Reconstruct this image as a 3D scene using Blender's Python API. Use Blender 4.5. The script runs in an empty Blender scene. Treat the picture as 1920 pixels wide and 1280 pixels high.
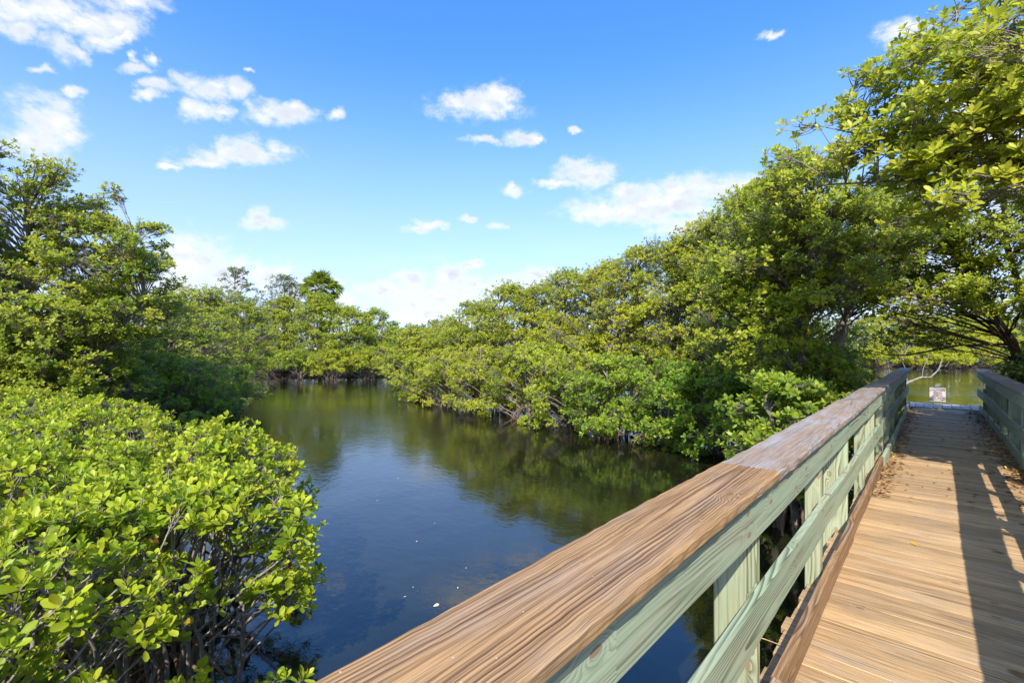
import bpy, math
import numpy as np
from mathutils import Matrix, Vector

RNG = np.random.default_rng(11)
sc = bpy.context.scene
COL = sc.collection
R_ = math.radians

# ------------------------------------------------------------------ camera
F = 880.0                      # focal length in pixels of a 1920 wide frame
HY = 655.0                     # horizon row
TH = math.atan(792.0 / F)      # the boardwalk runs along +Y, the view is turned left of it
CT, ST = math.cos(TH), math.sin(TH)
ZC = 2.77                      # eye above the water (z = 0)
ZD = 1.15                      # boardwalk deck above the water

def cw(xc, zc):                # (metres right of the view axis, metres ahead) -> plan position
    return np.array([xc * CT - zc * ST, xc * ST + zc * CT])

def at(px, zc):                # bearing of a photo column at a distance
    return cw((px - 960.0) / F * zc, zc)

def hgt(py, zc):
    return ZC + (HY - py) / F * zc

cd = bpy.data.cameras.new('camera')
cam = bpy.data.objects.new('camera', cd); COL.objects.link(cam)
cam.location = (0, 0, ZC); cam.rotation_euler = (R_(90), 0, TH)
cd.sensor_width = 36; cd.lens = F / 1920 * 36
cd.shift_y = (HY - 640) / 1920
cd.clip_start = 0.05; cd.clip_end = 3000
sc.camera = cam

# ------------------------------------------------------------------ helpers
def link(o, parent=None):
    COL.objects.link(o)
    if parent is not None: o.parent = parent
    return o

def mesh_obj(name, V, polys, mat=None, parent=None, smooth=True, attrs=None, loc=None):
    """polys: list of int arrays (n,3)/(n,4)"""
    me = bpy.data.meshes.new(name)
    V = np.asarray(V, dtype=np.float32)
    me.vertices.add(len(V)); me.vertices.foreach_set('co', V.ravel())
    idx = np.concatenate([p.ravel() for p in polys]).astype(np.int32)
    tot = np.concatenate([np.full(len(p), p.shape[1]) for p in polys]).astype(np.int32)
    st = np.concatenate([[0], np.cumsum(tot)[:-1]]).astype(np.int32)
    me.loops.add(len(idx)); me.loops.foreach_set('vertex_index', idx)
    me.polygons.add(len(tot)); me.polygons.foreach_set('loop_start', st)
    try: me.polygons.foreach_set('loop_total', tot)
    except Exception: pass
    me.polygons.foreach_set('use_smooth', np.full(len(tot), smooth))
    for k, (ty, arr) in (attrs or {}).items():
        a = me.attributes.new(k, ty, 'POINT')
        a.data.foreach_set('vector' if ty == 'FLOAT_VECTOR' else 'value', np.asarray(arr, dtype=np.float32).ravel())
    me.update(calc_edges=True); me.validate()
    if mat: me.materials.append(mat)
    o = bpy.data.objects.new(name, me)
    if loc is not None: o.location = loc
    return link(o, parent)

def thing(name, label, cat, loc=(0, 0, 0), group=None, rz=0.0):
    o = bpy.data.objects.new(name, None); o.empty_display_size = .2
    o.location = loc; o.rotation_euler = (0, 0, rz)
    return tag(link(o), label, cat, group)

def tag(o, label, cat, group=None):
    o['label'] = label; o['category'] = cat
    if group: o['group'] = group
    return o

def kind(o, k): o['kind'] = k; return o

def unit(v): return v / np.maximum(np.linalg.norm(v, axis=-1, keepdims=True), 1e-9)

# ------------------------------------------------------------------ node helper
class NT:
    def __init__(s, tree): s.t = tree; s.n = tree.nodes; s.l = tree.links; s.n.clear()
    def new(s, ty, **kw):
        n = s.n.new(ty)
        for k, v in kw.items(): setattr(n, k, v)
        return n
    def put(s, sock, v):
        if v is None: return
        if isinstance(v, bpy.types.NodeSocket): s.l.new(v, sock)
        else:
            if isinstance(v, (tuple, list)) and len(v) == 3 and sock.type == 'RGBA': v = (*v, 1)
            sock.default_value = v
    def m(s, op, a, b=None, c=None, clamp=False):
        n = s.new('ShaderNodeMath', operation=op, use_clamp=clamp)
        for i, v in enumerate((a, b, c)): s.put(n.inputs[i], v)
        return n.outputs[0]
    def mix(s, f, a, b, blend='MIX'):
        n = s.new('ShaderNodeMix', data_type='RGBA', blend_type=blend)
        s.put(n.inputs[0], f); s.put(n.inputs[6], a); s.put(n.inputs[7], b)
        return n.outputs[2]
    def vec(s, x, y, z):
        n = s.new('ShaderNodeCombineXYZ')
        for i, v in enumerate((x, y, z)): s.put(n.inputs[i], v)
        return n.outputs[0]
    def sep(s, v):
        n = s.new('ShaderNodeSeparateXYZ'); s.put(n.inputs[0], v); return n.outputs
    def vm(s, op, a, b=None):
        n = s.new('ShaderNodeVectorMath', operation=op); s.put(n.inputs[0], a); s.put(n.inputs[1], b); return n.outputs[0]
    def noise(s, v, scale=1.0, detail=2.0, rough=.5, dist=0.0, col=False):
        n = s.new('ShaderNodeTexNoise'); s.put(n.inputs['Vector'], v)
        n.inputs['Scale'].default_value = scale; n.inputs['Detail'].default_value = detail
        n.inputs['Roughness'].default_value = rough; n.inputs['Distortion'].default_value = dist
        return n.outputs['Color' if col else 'Fac']
    def smooth(s, x, a, b, lo=0.0, hi=1.0):
        n = s.new('ShaderNodeMapRange', interpolation_type='SMOOTHSTEP')
        for i, v in enumerate((x, a, b, lo, hi)): s.put(n.inputs[i], v)
        return n.outputs[0]
    def ramp(s, f, stops, interp='LINEAR'):
        n = s.new('ShaderNodeValToRGB'); cr = n.color_ramp; cr.interpolation = interp
        while len(cr.elements) > 1: cr.elements.remove(cr.elements[-1])
        for i, (p, c) in enumerate(stops):
            e = cr.elements[0] if i == 0 else cr.elements.new(p)
            e.position = p; e.color = (*c, 1)
        s.put(n.inputs[0], f); return n.outputs[0]
    def attr(s, name, out='Fac'):
        n = s.new('ShaderNodeAttribute', attribute_name=name); return n.outputs[out]

def new_mat(name):
    m = bpy.data.materials.new(name); m.use_nodes = True
    return m, NT(m.node_tree)

def finish(t, base, rough=.6, spec=.3, bump=None, bstr=.3, bdist=.002, extra=None):
    p = t.new('ShaderNodeBsdfPrincipled'); o = t.new('ShaderNodeOutputMaterial')
    t.put(p.inputs['Base Color'], base); t.put(p.inputs['Roughness'], rough)
    t.put(p.inputs['Specular IOR Level'], spec)
    if bump is not None:
        b = t.new('ShaderNodeBump'); t.put(b.inputs['Height'], bump)
        b.inputs['Strength'].default_value = bstr; b.inputs['Distance'].default_value = bdist
        t.l.new(b.outputs[0], p.inputs['Normal'])
    t.l.new(p.outputs[0] if extra is None else extra(p.outputs[0]), o.inputs[0])
    return p

# ------------------------------------------------------------------ materials
def leaf_mat(name, stops, transl=(.48, .56, .05), tf=.45, rough=.42, spec=.35, mid=False):
    m, t = new_mat(name)
    lv = t.attr('lv')
    c = t.ramp(lv, stops)
    oi = t.new('ShaderNodeObjectInfo')
    c = t.mix(1.0, c, oi.outputs['Color'], 'MULTIPLY')
    geo = t.new('ShaderNodeNewGeometry')
    # the underside of these leaves is paler and duller
    under = t.mix(.5, c, (.26, .31, .10))
    if mid:
        c = t.mix(t.smooth(t.attr('lw'), .10, .02, 0.0, .55), c, (.36, .44, .10))
        blotch = t.noise(t.new('ShaderNodeTexCoord').outputs['Object'], 55, 3)
        c = t.mix(t.smooth(blotch, .45, .75, 0, .35), c, t.mix(1.0, c, (.70, .80, .55), 'MULTIPLY'))
    col = t.mix(geo.outputs['Backfacing'], c, under)
    tr = t.new('ShaderNodeBsdfTranslucent')
    t.put(tr.inputs[0], t.mix(1.0, t.mix(.5, c, transl), (1, 1, 1), 'MULTIPLY'))
    def ex(s):
        mx = t.new('ShaderNodeMixShader'); mx.inputs[0].default_value = tf
        t.l.new(s, mx.inputs[1]); t.l.new(tr.outputs[0], mx.inputs[2]); return mx.outputs[0]
    finish(t, col, rough, spec, extra=ex)
    return m

LIME = leaf_mat('leaf_lime', [(0, (.05, .105, .008)), (.25, (.145, .24, .010)), (.6, (.39, .49, .017)),
                              (.93, (.58, .61, .035)), (.975, (.52, .50, .035)), (1.0, (.45, .28, .03))], mid=True)
SUNNY = leaf_mat('leaf_sunny', [(0, (.09, .14, .014)), (.3, (.22, .295, .018)), (.65, (.41, .46, .028)),
                                (.93, (.55, .56, .05)), (.985, (.36, .36, .04)), (1.0, (.48, .26, .03))])
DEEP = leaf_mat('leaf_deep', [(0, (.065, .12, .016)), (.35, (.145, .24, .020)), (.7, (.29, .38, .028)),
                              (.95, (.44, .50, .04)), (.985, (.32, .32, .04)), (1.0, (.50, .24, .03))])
DARK = leaf_mat('leaf_dark', [(0, (.018, .04, .014)), (.5, (.035, .07, .02)), (1.0, (.08, .13, .03))], tf=.2)
LITTER = leaf_mat('leaf_litter', [(0, (.10, .035, .015)), (.4, (.20, .08, .03)), (.75, (.34, .16, .05)),
                                  (.9, (.50, .33, .10)), (1, (.62, .45, .10))], tf=.08, transl=(.3, .15, .05))
YELLOW = leaf_mat('leaf_yellow', [(0, (.60, .36, .05)), (1, (.72, .56, .12))], tf=.1, transl=(.6, .5, .1))
PALE = leaf_mat('leaf_pale', [(0, (.62, .58, .34)), (1, (.75, .72, .55))], tf=.1, transl=(.6, .6, .4))

def bark_mat(name, a, b, c):
    m, t = new_mat(name)
    P = t.new('ShaderNodeTexCoord').outputs['Object']
    n1 = t.noise(P, 9, 5, .6); n2 = t.noise(t.vm('MULTIPLY', P, (70, 70, 14)), 1, 3, .6)
    col = t.mix(t.smooth(n1, .35, .65), a, b)
    col = t.mix(t.smooth(n2, .48, .75), col, c)
    finish(t, col, .85, .15, n2, .6, .006)
    return m
BARK = bark_mat('bark_grey', (.16, .13, .10), (.27, .24, .20), (.07, .055, .045))
BARK_RED = bark_mat('bark_red', (.13, .075, .045), (.22, .15, .10), (.045, .028, .02))
BARK_PALE = bark_mat('bark_pale', (.22, .19, .155), (.32, .29, .25), (.12, .10, .085))
TWIG = bark_mat('twig_grey', (.20, .165, .13), (.33, .29, .245), (.10, .08, .065))

def wood_mat(name, early, late, grey, ringw=.008, ring_s=1.0, gfac=.3, fib=1.0, pith=.035, dark=(.05, .035, .025),
             knot=(.22, .10, .05), knots=1.0, tint=None, tint_f=0.0, rough=.65, spec=.25, crack=.55, wobf=.6, spots=False):
    m, t = new_mat(name)
    g = t.attr('gc', 'Vector'); rid = t.attr('rid')
    L, W, T = t.sep(g)
    Ls = t.m('ADD', L, t.m('MULTIPLY', rid, 37.0))
    wob = t.sep(t.noise(t.vec(t.m('MULTIPLY', Ls, wobf), t.m('MULTIPLY', rid, 91), 0), 1, 1.5, .5, col=True))
    w2 = t.m('ADD', W, t.m('ADD', t.m('MULTIPLY', t.m('SUBTRACT', wob[0], .5), .16), t.m('MULTIPLY', t.m('SUBTRACT', rid, .5), .09)))
    t2 = t.m('ADD', t.m('ADD', T, pith), t.m('MULTIPLY', t.m('SUBTRACT', wob[1], .5), .11))
    kv = t.vec(t.m('MULTIPLY', Ls, 3.6), t.m('ADD', t.m('MULTIPLY', W, 8.0), t.m('MULTIPLY', rid, 53)), 0)
    vo = t.new('ShaderNodeTexVoronoi', voronoi_dimensions='2D'); t.put(vo.inputs['Vector'], kv); vo.inputs['Scale'].default_value = 1.0
    vo.inputs['Randomness'].default_value = 1.0
    d = vo.outputs['Distance']
    pick = t.m('GREATER_THAN', t.sep(vo.outputs['Color'])[0], 1 - .28 * knots)
    near = t.m('MULTIPLY', t.m('POWER', t.smooth(d, .50, 0.0), 2.2), pick)
    r = t.m('SQRT', t.m('ADD', t.m('MULTIPLY', w2, w2), t.m('MULTIPLY', t2, t2)))
    jit = t.noise(t.vec(t.m('MULTIPLY', Ls, 1.6), t.m('MULTIPLY', W, 22), t.m('MULTIPLY', T, 22)), 1, 3, .55)
    r = t.m('ADD', t.m('ADD', r, t.m('MULTIPLY', near, .045)), t.m('MULTIPLY', t.m('SUBTRACT', jit, .5), .007))
    fr = t.m('FRACT', t.m('DIVIDE', r, ringw))
    ring = t.m('MULTIPLY', t.smooth(fr, .25, .92), t.smooth(fr, 1.0, .94))
    amp = t.smooth(t.noise(t.vec(t.m('MULTIPLY', Ls, .7), t.m('MULTIPLY', W, 14), rid), 1, 2), .40, .62, .22, 1.0)
    ring = t.m('MULTIPLY', ring, t.m('MULTIPLY', amp, ring_s), clamp=True)
    fibn = t.noise(t.vec(t.m('MULTIPLY', Ls, 4.5), t.m('MULTIPLY', W, 330), t.m('MULTIPLY', T, 330)), 1, 3, .6)
    streak = t.noise(t.vec(t.m('MULTIPLY', Ls, 1.1), t.m('MULTIPLY', W, 60), t.m('MULTIPLY', T, 60)), 1, 3, .6)
    wea = t.noise(t.vec(t.m('MULTIPLY', Ls, 2.2), t.m('MULTIPLY', W, 9), t.m('MULTIPLY', T, 9)), 1, 4, .6)
    wea2 = t.noise(t.vec(t.m('MULTIPLY', Ls, .8), t.m('MULTIPLY', W, 22), t.m('ADD', T, rid)), 1, 3, .6)
    c = early
    if tint is not None:
        c = t.mix(t.m('MULTIPLY', t.smooth(wea2, .35, .62), tint_f), c, tint)
    c = t.mix(t.smooth(wea, .42, .72, 0, gfac), c, grey)
    c = t.mix(ring, c, late)
    bright = t.m('ADD', .80, t.m('MULTIPLY', t.m('FRACT', t.m('MULTIPLY', rid, 7.3)), .34))
    c = t.mix(1.0, c, t.vec(bright, bright, bright), 'MULTIPLY')
    c = t.mix(t.smooth(streak, .55, .8, 0, .45), c, t.mix(1.0, c, (1.25, 1.2, 1.12), 'MULTIPLY'))
    c = t.mix(t.smooth(streak, .47, .27, 0, .65), c, t.mix(1.0, c, (.55, .48, .42), 'MULTIPLY'))
    c = t.mix(t.smooth(fibn, .56, .40, 0, .62 * fib), c, t.mix(1.0, c, (.48, .42, .36), 'MULTIPLY'))
    ck = t.noise(t.vec(t.m('MULTIPLY', Ls, 1.7), t.m('MULTIPLY', W, 95), t.m('ADD', t.m('MULTIPLY', T, 95), 7)), 1, 2, .5)
    ckm = t.smooth(ck, .70, .78, 0, crack)
    c = t.mix(ckm, c, dark)
    if spots:
        vs = t.new('ShaderNodeTexVoronoi', voronoi_dimensions='2D'); t.put(vs.inputs['Vector'], t.vec(t.m('MULTIPLY', Ls, 7), t.m('MULTIPLY', W, 7), 0))
        sp_ = t.m('MULTIPLY', t.smooth(t.m('ADD', vs.outputs['Distance'], t.m('MULTIPLY', t.m('SUBTRACT', jit, .5), .12)), .075, .045), t.m('GREATER_THAN', t.sep(vs.outputs['Color'])[1], .965))
        c = t.mix(t.m('MULTIPLY', sp_, .8), c, (.62, .58, .50))
    kc = t.m('MULTIPLY', t.smooth(d, .105, .075), pick)
    c = t.mix(t.m('MULTIPLY', kc, .8), c, knot)
    h = t.m('SUBTRACT', t.m('ADD', t.m('MULTIPLY', fibn, .5), t.m('MULTIPLY', ring, .12)), t.m('MULTIPLY', ckm, 1.2))
    finish(t, c, rough, spec, h, .45, .003)
    return m

CAP_NEW = wood_mat('wood_cap_brown', (.51, .305, .140), (.165, .092, .050), (.38, .30, .235), ringw=.0072, gfac=.5, ring_s=1.0, knots=.35, pith=.06, wobf=.42, fib=1.25, crack=.8, spots=True)
CAP_OLD = wood_mat('wood_cap_weathered', (.36, .275, .21), (.17, .12, .09), (.40, .395, .405), ringw=.008, gfac=1.0, ring_s=.65, knots=.4, fib=1.2, crack=.8, spots=True)
GREEN = wood_mat('wood_treated_green', (.39, .45, .31), (.10, .13, .075), (.43, .37, .24), ringw=.0095, gfac=.50, ring_s=.95,
                 tint=(.34, .445, .30), tint_f=.65, knot=(.27, .15, .09), knots=1.3, fib=.4, crack=.2, dark=(.08, .09, .06), wobf=.5)
POSTW = wood_mat('wood_post_pale', (.50, .51, .32), (.19, .185, .095), (.30, .41, .25), ringw=.013, gfac=.55, ring_s=1.0,
                 tint=(.34, .42, .26), tint_f=.30, knot=(.30, .19, .10), knots=1.2, fib=.4, crack=.25, pith=.05, wobf=1.2)
GREEN_DK = wood_mat('wood_green_dark', (.32, .39, .28), (.13, .17, .11), (.30, .31, .27), ringw=.010, gfac=.6, ring_s=.6,
                    tint=(.25, .33, .23), tint_f=.6, knots=.6, fib=.6, crack=.3, dark=(.06, .06, .045))  # darker green timber for the right railing, framing and piles
DECKW = wood_mat('wood_deck_tan', (.60, .40, .205), (.28, .16, .075), (.42, .34, .265), ringw=.0085, gfac=.6, ring_s=.9, knots=.3,
                 fib=1.25, crack=1.0, dark=(.10, .065, .04), wobf=.35)
CURBW = wood_mat('wood_curb_brown', (.42, .25, .125), (.10, .06, .04), (.36, .30, .25), ringw=.009, gfac=.5, ring_s=1.0, knots=.3)
DOCKW = wood_mat('wood_dock_grey', (.42, .42, .44), (.33, .33, .35), (.5, .5, .53), gfac=.7, ring_s=.3, knots=.2, crack=.4)

def plain(name, c, rough=.6):
    m, t = new_mat(name)
    P = t.new('ShaderNodeTexCoord').outputs['Object']
    n = t.noise(P, 14, 4)
    finish(t, t.mix(t.smooth(n, .5, .8, 0, .25), c, tuple(x * .7 for x in c)), rough, .4, n, .05)
    return m
SIGNW = plain('sign_white', (.66, .60, .60)); INK = plain('sign_ink', (.10, .03, .05))

def mud_mat():
    m, t = new_mat('mud')
    P = t.new('ShaderNodeNewGeometry').outputs['Position']
    n = t.noise(P, 2.5, 6, .65); n2 = t.noise(P, 25, 4)
    c = t.mix(t.smooth(n, .35, .7), (.020, .015, .011), (.060, .042, .028))
    finish(t, c, .7, .3, t.m('ADD', n, t.m('MULTIPLY', n2, .3)), .8, .08)
    return m

def water_mat():
    m, t = new_mat('water')
    P = t.new('ShaderNodeNewGeometry').outputs['Position']
    patch = t.noise(P, .16, 3, .55)
    far = t.smooth(t.vm('LENGTH', P) if False else t.m('SQRT', t.m('ADD', t.m('POWER', t.sep(P)[0], 2), t.m('POWER', t.sep(P)[1], 2))), 4, 22)
    a = t.noise(P, 1.1, 3, .55, .3); b = t.noise(t.vm('MULTIPLY', P, (1, 1.5, 1)), 5.0, 4, .6, .4); c = t.noise(P, 15, 3, .6)
    amp = t.m('MULTIPLY', t.smooth(patch, .36, .66, .25, 1.0), t.m('ADD', .22, t.m('MULTIPLY', far, .85)))
    h = t.m('ADD', t.m('MULTIPLY', a, .55), t.m('MULTIPLY', amp, t.m('ADD', t.m('MULTIPLY', b, .75), t.m('MULTIPLY', c, .14))))
    silt = t.noise(P, .5, 4, .6)
    col = t.mix(t.smooth(silt, .4, .7), (.008, .010, .004), (.018, .018, .007))
    p = finish(t, col, .012, .5, h, .28, .045)
    p.inputs['IOR'].default_value = 1.68; p.inputs['Specular IOR Level'].default_value = .6
    return m

# ------------------------------------------------------------------ foliage generators
SUN = np.array([.56, -.88, 1.0]); SUN = SUN / np.linalg.norm(SUN)      # towards the sun
LT_HI = (np.array([(0, 0, 0), (.28, .33, .05), (.28, -.33, .05), (.33, 0, -.03), (.68, .5, .06), (.68, -.5, .06), (.70, 0, -.04),
                   (.93, .26, .01), (.93, -.26, .01), (1, 0, -.03)]),
         [np.array([(0, 3, 1), (0, 2, 3), (6, 9, 7), (6, 8, 9)]), np.array([(3, 6, 4, 1), (2, 5, 6, 3)]), np.array([(6, 7, 4), (6, 5, 8)])],
         np.array([0, 1, 1, 0, 1, 1, 0, 1, 1, 0.]))
LT_MID = (np.array([(0, 0, 0), (.42, .42, .06), (.42, -.42, .06), (.80, .40, .03), (.80, -.40, .03), (1, 0, -.02)]),
          [np.array([(0, 2, 1), (4, 5, 3)]), np.array([(2, 4, 3, 1)])], np.array([0, 1, 1, 1, 1, 0.]))
LT_LO = (np.array([(0, 0, 0), (.62, .5, .08), (.62, -.5, .08), (1, 0, 0)]),
         [np.array([(0, 3, 1), (0, 2, 3)])], np.array([0, 1, 1, 0.]))

def leaves_mesh(name, pos, d, nrm, ln, wd, lv, tmpl, mat, parent, curl=None):
    T, faces, lw = tmpl
    N, k = len(pos), len(T)
    d = unit(d); nrm = unit(nrm - (nrm * d).sum(1, keepdims=True) * d); s = np.cross(nrm, d)
    curl = np.zeros(N) if curl is None else curl
    V = (pos[:, None] + d[:, None] * (T[None, :, 0:1] * ln[:, None, None]) + s[:, None] * (T[None, :, 1:2] * wd[:, None, None])
         + nrm[:, None] * ((T[None, :, 2] * wd[:, None] * 1.6 - curl[:, None] * ln[:, None] * T[None, :, 0] ** 2)[..., None]))
    off = (np.arange(N) * k)[:, None, None]
    polys = []
    for w in (3, 4):
        fs = [f for f in faces if f.shape[1] == w]
        if fs:
            f = np.concatenate(fs); polys.append((f[None] + off).reshape(-1, w))
    at_ = {'lv': ('FLOAT', np.repeat(lv, k))}
    if mat in (LIME,): at_['lw'] = ('FLOAT', np.tile(lw, N))
    return mesh_obj(name, V.reshape(-1, 3), polys, mat, parent, True, at_)

def rosettes(rng, P, A, k, leaf, spread=(22, 78)):
    M = len(P); A = unit(A)
    ref = np.where(np.abs(A[:, 2:3]) > .9, np.array([[1., 0, 0]]), np.array([[0, 0, 1.]]))
    U = unit(np.cross(A, ref)); W = np.cross(A, U)
    i = np.arange(k)
    phi = rng.uniform(0, 6.28, (M, 1)) + i[None] * 2.39996 + rng.normal(0, .25, (M, k))
    fr = (i[None] + rng.uniform(0, .8, (M, k))) / k
    el = np.radians(spread[0] + (spread[1] - spread[0]) * fr + rng.normal(0, 9, (M, k)))
    rad = np.cos(phi)[..., None] * U[:, None] + np.sin(phi)[..., None] * W[:, None]
    d = np.cos(el)[..., None] * A[:, None] + np.sin(el)[..., None] * rad
    d = d + rng.normal(0, .10, d.shape)
    n = np.sin(el)[..., None] * A[:, None] - np.cos(el)[..., None] * rad + rng.normal(0, .18, d.shape)
    base = P[:, None] - A[:, None] * (fr[..., None] * leaf * .55) + rad * leaf * .06
    ln = leaf * (.58 + .55 * np.sqrt(fr)) * rng.uniform(.72, 1.22, (M, k)) * rng.uniform(.75, 1.2, (M, 1))
    wd = ln * rng.uniform(.42, .56, (M, k))
    young = 1 - fr
    return base.reshape(-1, 3), d.reshape(-1, 3), n.reshape(-1, 3), ln.ravel(), wd.ravel(), young.ravel()

def tubes(P, Rr, sides):
    """P (N,K,3), Rr (N,K) -> verts, quads"""
    N, K, _ = P.shape
    tan = np.gradient(P, axis=1); tan = unit(tan)
    ref = np.where(np.abs(tan[:, :1, 2:3]) > .85, np.array([1., 0, 0]), np.array([0, 0, 1.]))
    U = unit(np.cross(tan, np.broadcast_to(ref, tan.shape))); W = np.cross(tan, U)
    a = np.arange(sides) / sides * 2 * np.pi
    V = P[:, :, None] + Rr[:, :, None, None] * (np.cos(a)[None, None, :, None] * U[:, :, None] + np.sin(a)[None, None, :, None] * W[:, :, None])
    n0 = np.arange(N)[:, None, None] * K * sides; k0 = np.arange(K - 1)[None, :, None] * sides
    s0 = np.arange(sides)[None, None]; s1 = (s0 + 1) % sides
    q = np.stack([n0 + k0 + s0, n0 + k0 + s1, n0 + k0 + sides + s1, n0 + k0 + sides + s0], -1).reshape(-1, 4)
    return V.reshape(-1, 3), q

def merge(parts):
    V, Q, o = [], [], 0
    for v, q in parts:
        V.append(v); Q.append(q + o); o += len(v)
    return np.concatenate(V), np.concatenate(Q)

def bez(a, b, c, K):
    t = np.linspace(0, 1, K)[None, :, None]
    return (1 - t) ** 2 * a[:, None] + 2 * t * (1 - t) * b[:, None] + t * t * c[:, None]

def smooth_line(s, K):
    """Catmull-Rom through the points of s"""
    s = np.asarray(s, float); q = np.concatenate([[2 * s[0] - s[1]], s, [2 * s[-1] - s[-2]]])
    u = np.linspace(0, len(s) - 1 - 1e-6, K); i = u.astype(int); f = (u - i)[:, None]
    a, b, c, d = q[i], q[i + 1], q[i + 2], q[i + 3]
    return .5 * (2 * b + (c - a) * f + (2 * a - 5 * b + 4 * c - d) * f ** 2 + (3 * b - a - 3 * c + d) * f ** 3)

def grow(root, rng, stems, pads, prad, n_ros, k=8, leaf=.09, tmpl=LT_MID, lmat=SUNNY, bark=BARK, col=(1, 1, 1),
         up=.75, out=.45, centre=None, limb_r=.030, stem_sides=8, twig_sides=3, flat=.5, twig_r=.0042, spread=(22, 78),
         roots=None, lvshift=0.0, twig_every=1, crown_name='crown', lift=.25, photo=.5, drop=.55):
    """stems: list of (K,3) polylines with (r0,r1); pads (M,3): leaf clusters, each on a limb of its own"""
    M = len(pads)
    centre = pads.mean(0) if centre is None else np.asarray(centre, float)
    SP = np.concatenate([smooth_line(s[0], 24) for s in stems])
    SR = np.concatenate([np.linspace(s[1][0], s[1][1], 24) for s in stems])
    SM = np.repeat([s[2] if len(s) > 2 else 99. for s in stems], 24)      # how far a stem may send limbs
    # where each limb leaves a stem: near, but lower down
    dv = pads[:, None] - SP[None]
    hd = np.linalg.norm(dv[..., :2], axis=-1)
    cost = np.linalg.norm(dv, axis=-1) + 2.5 * np.maximum(0, drop * hd + .1 - dv[..., 2]) + rng.uniform(0, .35, hd.shape)
    cost = cost + 8 * (np.linalg.norm(dv, axis=-1) > SM[None])
    ai = cost.argmin(1)
    a = SP[ai]
    dirh = pads - a
    mid = a + dirh * rng.uniform(.40, .60, (M, 1)) + np.array([0, 0, 1]) * (np.linalg.norm(dirh, axis=1, keepdims=True) * rng.uniform(-.05, lift, (M, 1)))
    KL = 10
    limb = bez(a, mid, pads, KL)
    wob = rng.normal(0, .016, limb.shape) * np.linspace(0, 1, KL)[None, :, None] * np.linalg.norm(dirh, axis=1)[:, None, None] * .6
    limb = limb + wob
    L = np.linalg.norm(dirh, axis=1)
    r0 = np.minimum(SR[ai] * .75, limb_r * (.35 + .28 * L))
    lr = r0[:, None] * np.linspace(1, .28, KL)[None] + .002
    parts = [tubes(limb, lr, 5 if twig_sides == 3 else 6)]
    # leaf whorls
    pid = np.repeat(np.arange(M), n_ros)
    N = len(pid)
    off = rng.normal(0, 1, (N, 3)); off = unit(off) * rng.uniform(.25, 1, (N, 1)) ** .6
    P = pads[pid] + off * prad[pid][:, None] * np.array([1, 1, flat])
    outv = unit((P - centre) * np.array([1, 1, .6]))
    A = unit(np.array([0, 0, up * .55]) + SUN * photo + outv * out + off * np.array([.45, .45, .2]) + rng.normal(0, .22, (N, 3)))
    ti = rng.integers(KL // 2, KL, N)
    sp = limb[pid, ti]
    keep = np.arange(N) % twig_every == 0
    tm = sp + (P - sp) * .55 - A * np.linalg.norm(P - sp, axis=1, keepdims=True) * .22 + rng.normal(0, .02, (N, 3))
    tw = bez(sp, tm, P, 4)[keep]
    tr = np.broadcast_to(np.linspace(1.5, .6, 4) * twig_r, tw.shape[:2]) * rng.uniform(.7, 1.3, (len(tw), 1))
    parts.append(tubes(tw, tr, twig_sides))
    v, q = merge(parts)
    mesh_obj('branchwork', v, [q], TWIG if bark is BARK else bark, root)
    st = []
    for s, r, *_ in stems:
        Kp = 14
        p = smooth_line(s, Kp)
        p[1:-1] += rng.normal(0, .014, (Kp - 2, 3))
        st.append(tubes(p[None], np.linspace(r[0], r[1], Kp)[None], stem_sides))
    v, q = merge(st); mesh_obj('trunk', v, [q], bark, root)
    if roots is not None and len(roots):
        v, q = merge(roots); mesh_obj('root_system', v, [q], BARK_RED, root)
    b, d, n, ln, wd, yg = rosettes(rng, P, A, k, leaf, spread)
    cl = rng.normal(0, .15, M)[pid]                      # clusters differ in how yellow their leaves are
    ros = rng.normal(0, .10, N)
    lv = np.repeat(cl + ros, k) + .36 + lvshift + .30 * yg + rng.normal(0, .13, len(yg))
    lv = np.clip(lv, 0, .965)
    odd = rng.uniform(0, 1, len(lv)) < .011; lv[odd] = rng.uniform(.975, 1.0, odd.sum())
    o = leaves_mesh(crown_name, b, d, n, ln, wd, lv, tmpl, lmat, root, rng.uniform(-.05, .22, len(ln)))
    o.color = (*col, 1)
    return o

def prop_roots(rng, n, h, r, rad=.022):
    """arching stilt roots round a foot at the origin"""
    out = []
    for _ in range(n):
        a = rng.uniform(0, 6.28); rr = r * rng.uniform(.35, 1)
        e = np.array([[math.cos(a) * rr, math.sin(a) * rr, -.45]])
        s = np.array([[math.cos(a) * .08, math.sin(a) * .08, h * rng.uniform(.5, 1)]])
        m = np.array([[math.cos(a) * rr * .9, math.sin(a) * rr * .9, h * rng.uniform(.5, 1.0)]])
        p = bez(s, m, e, 8) + rng.normal(0, .012, (1, 8, 3))
        out.append(tubes(p, np.linspace(1.1, .7, 8)[None] * rad * rng.uniform(.6, 1.3), 5))
    return out

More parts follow.
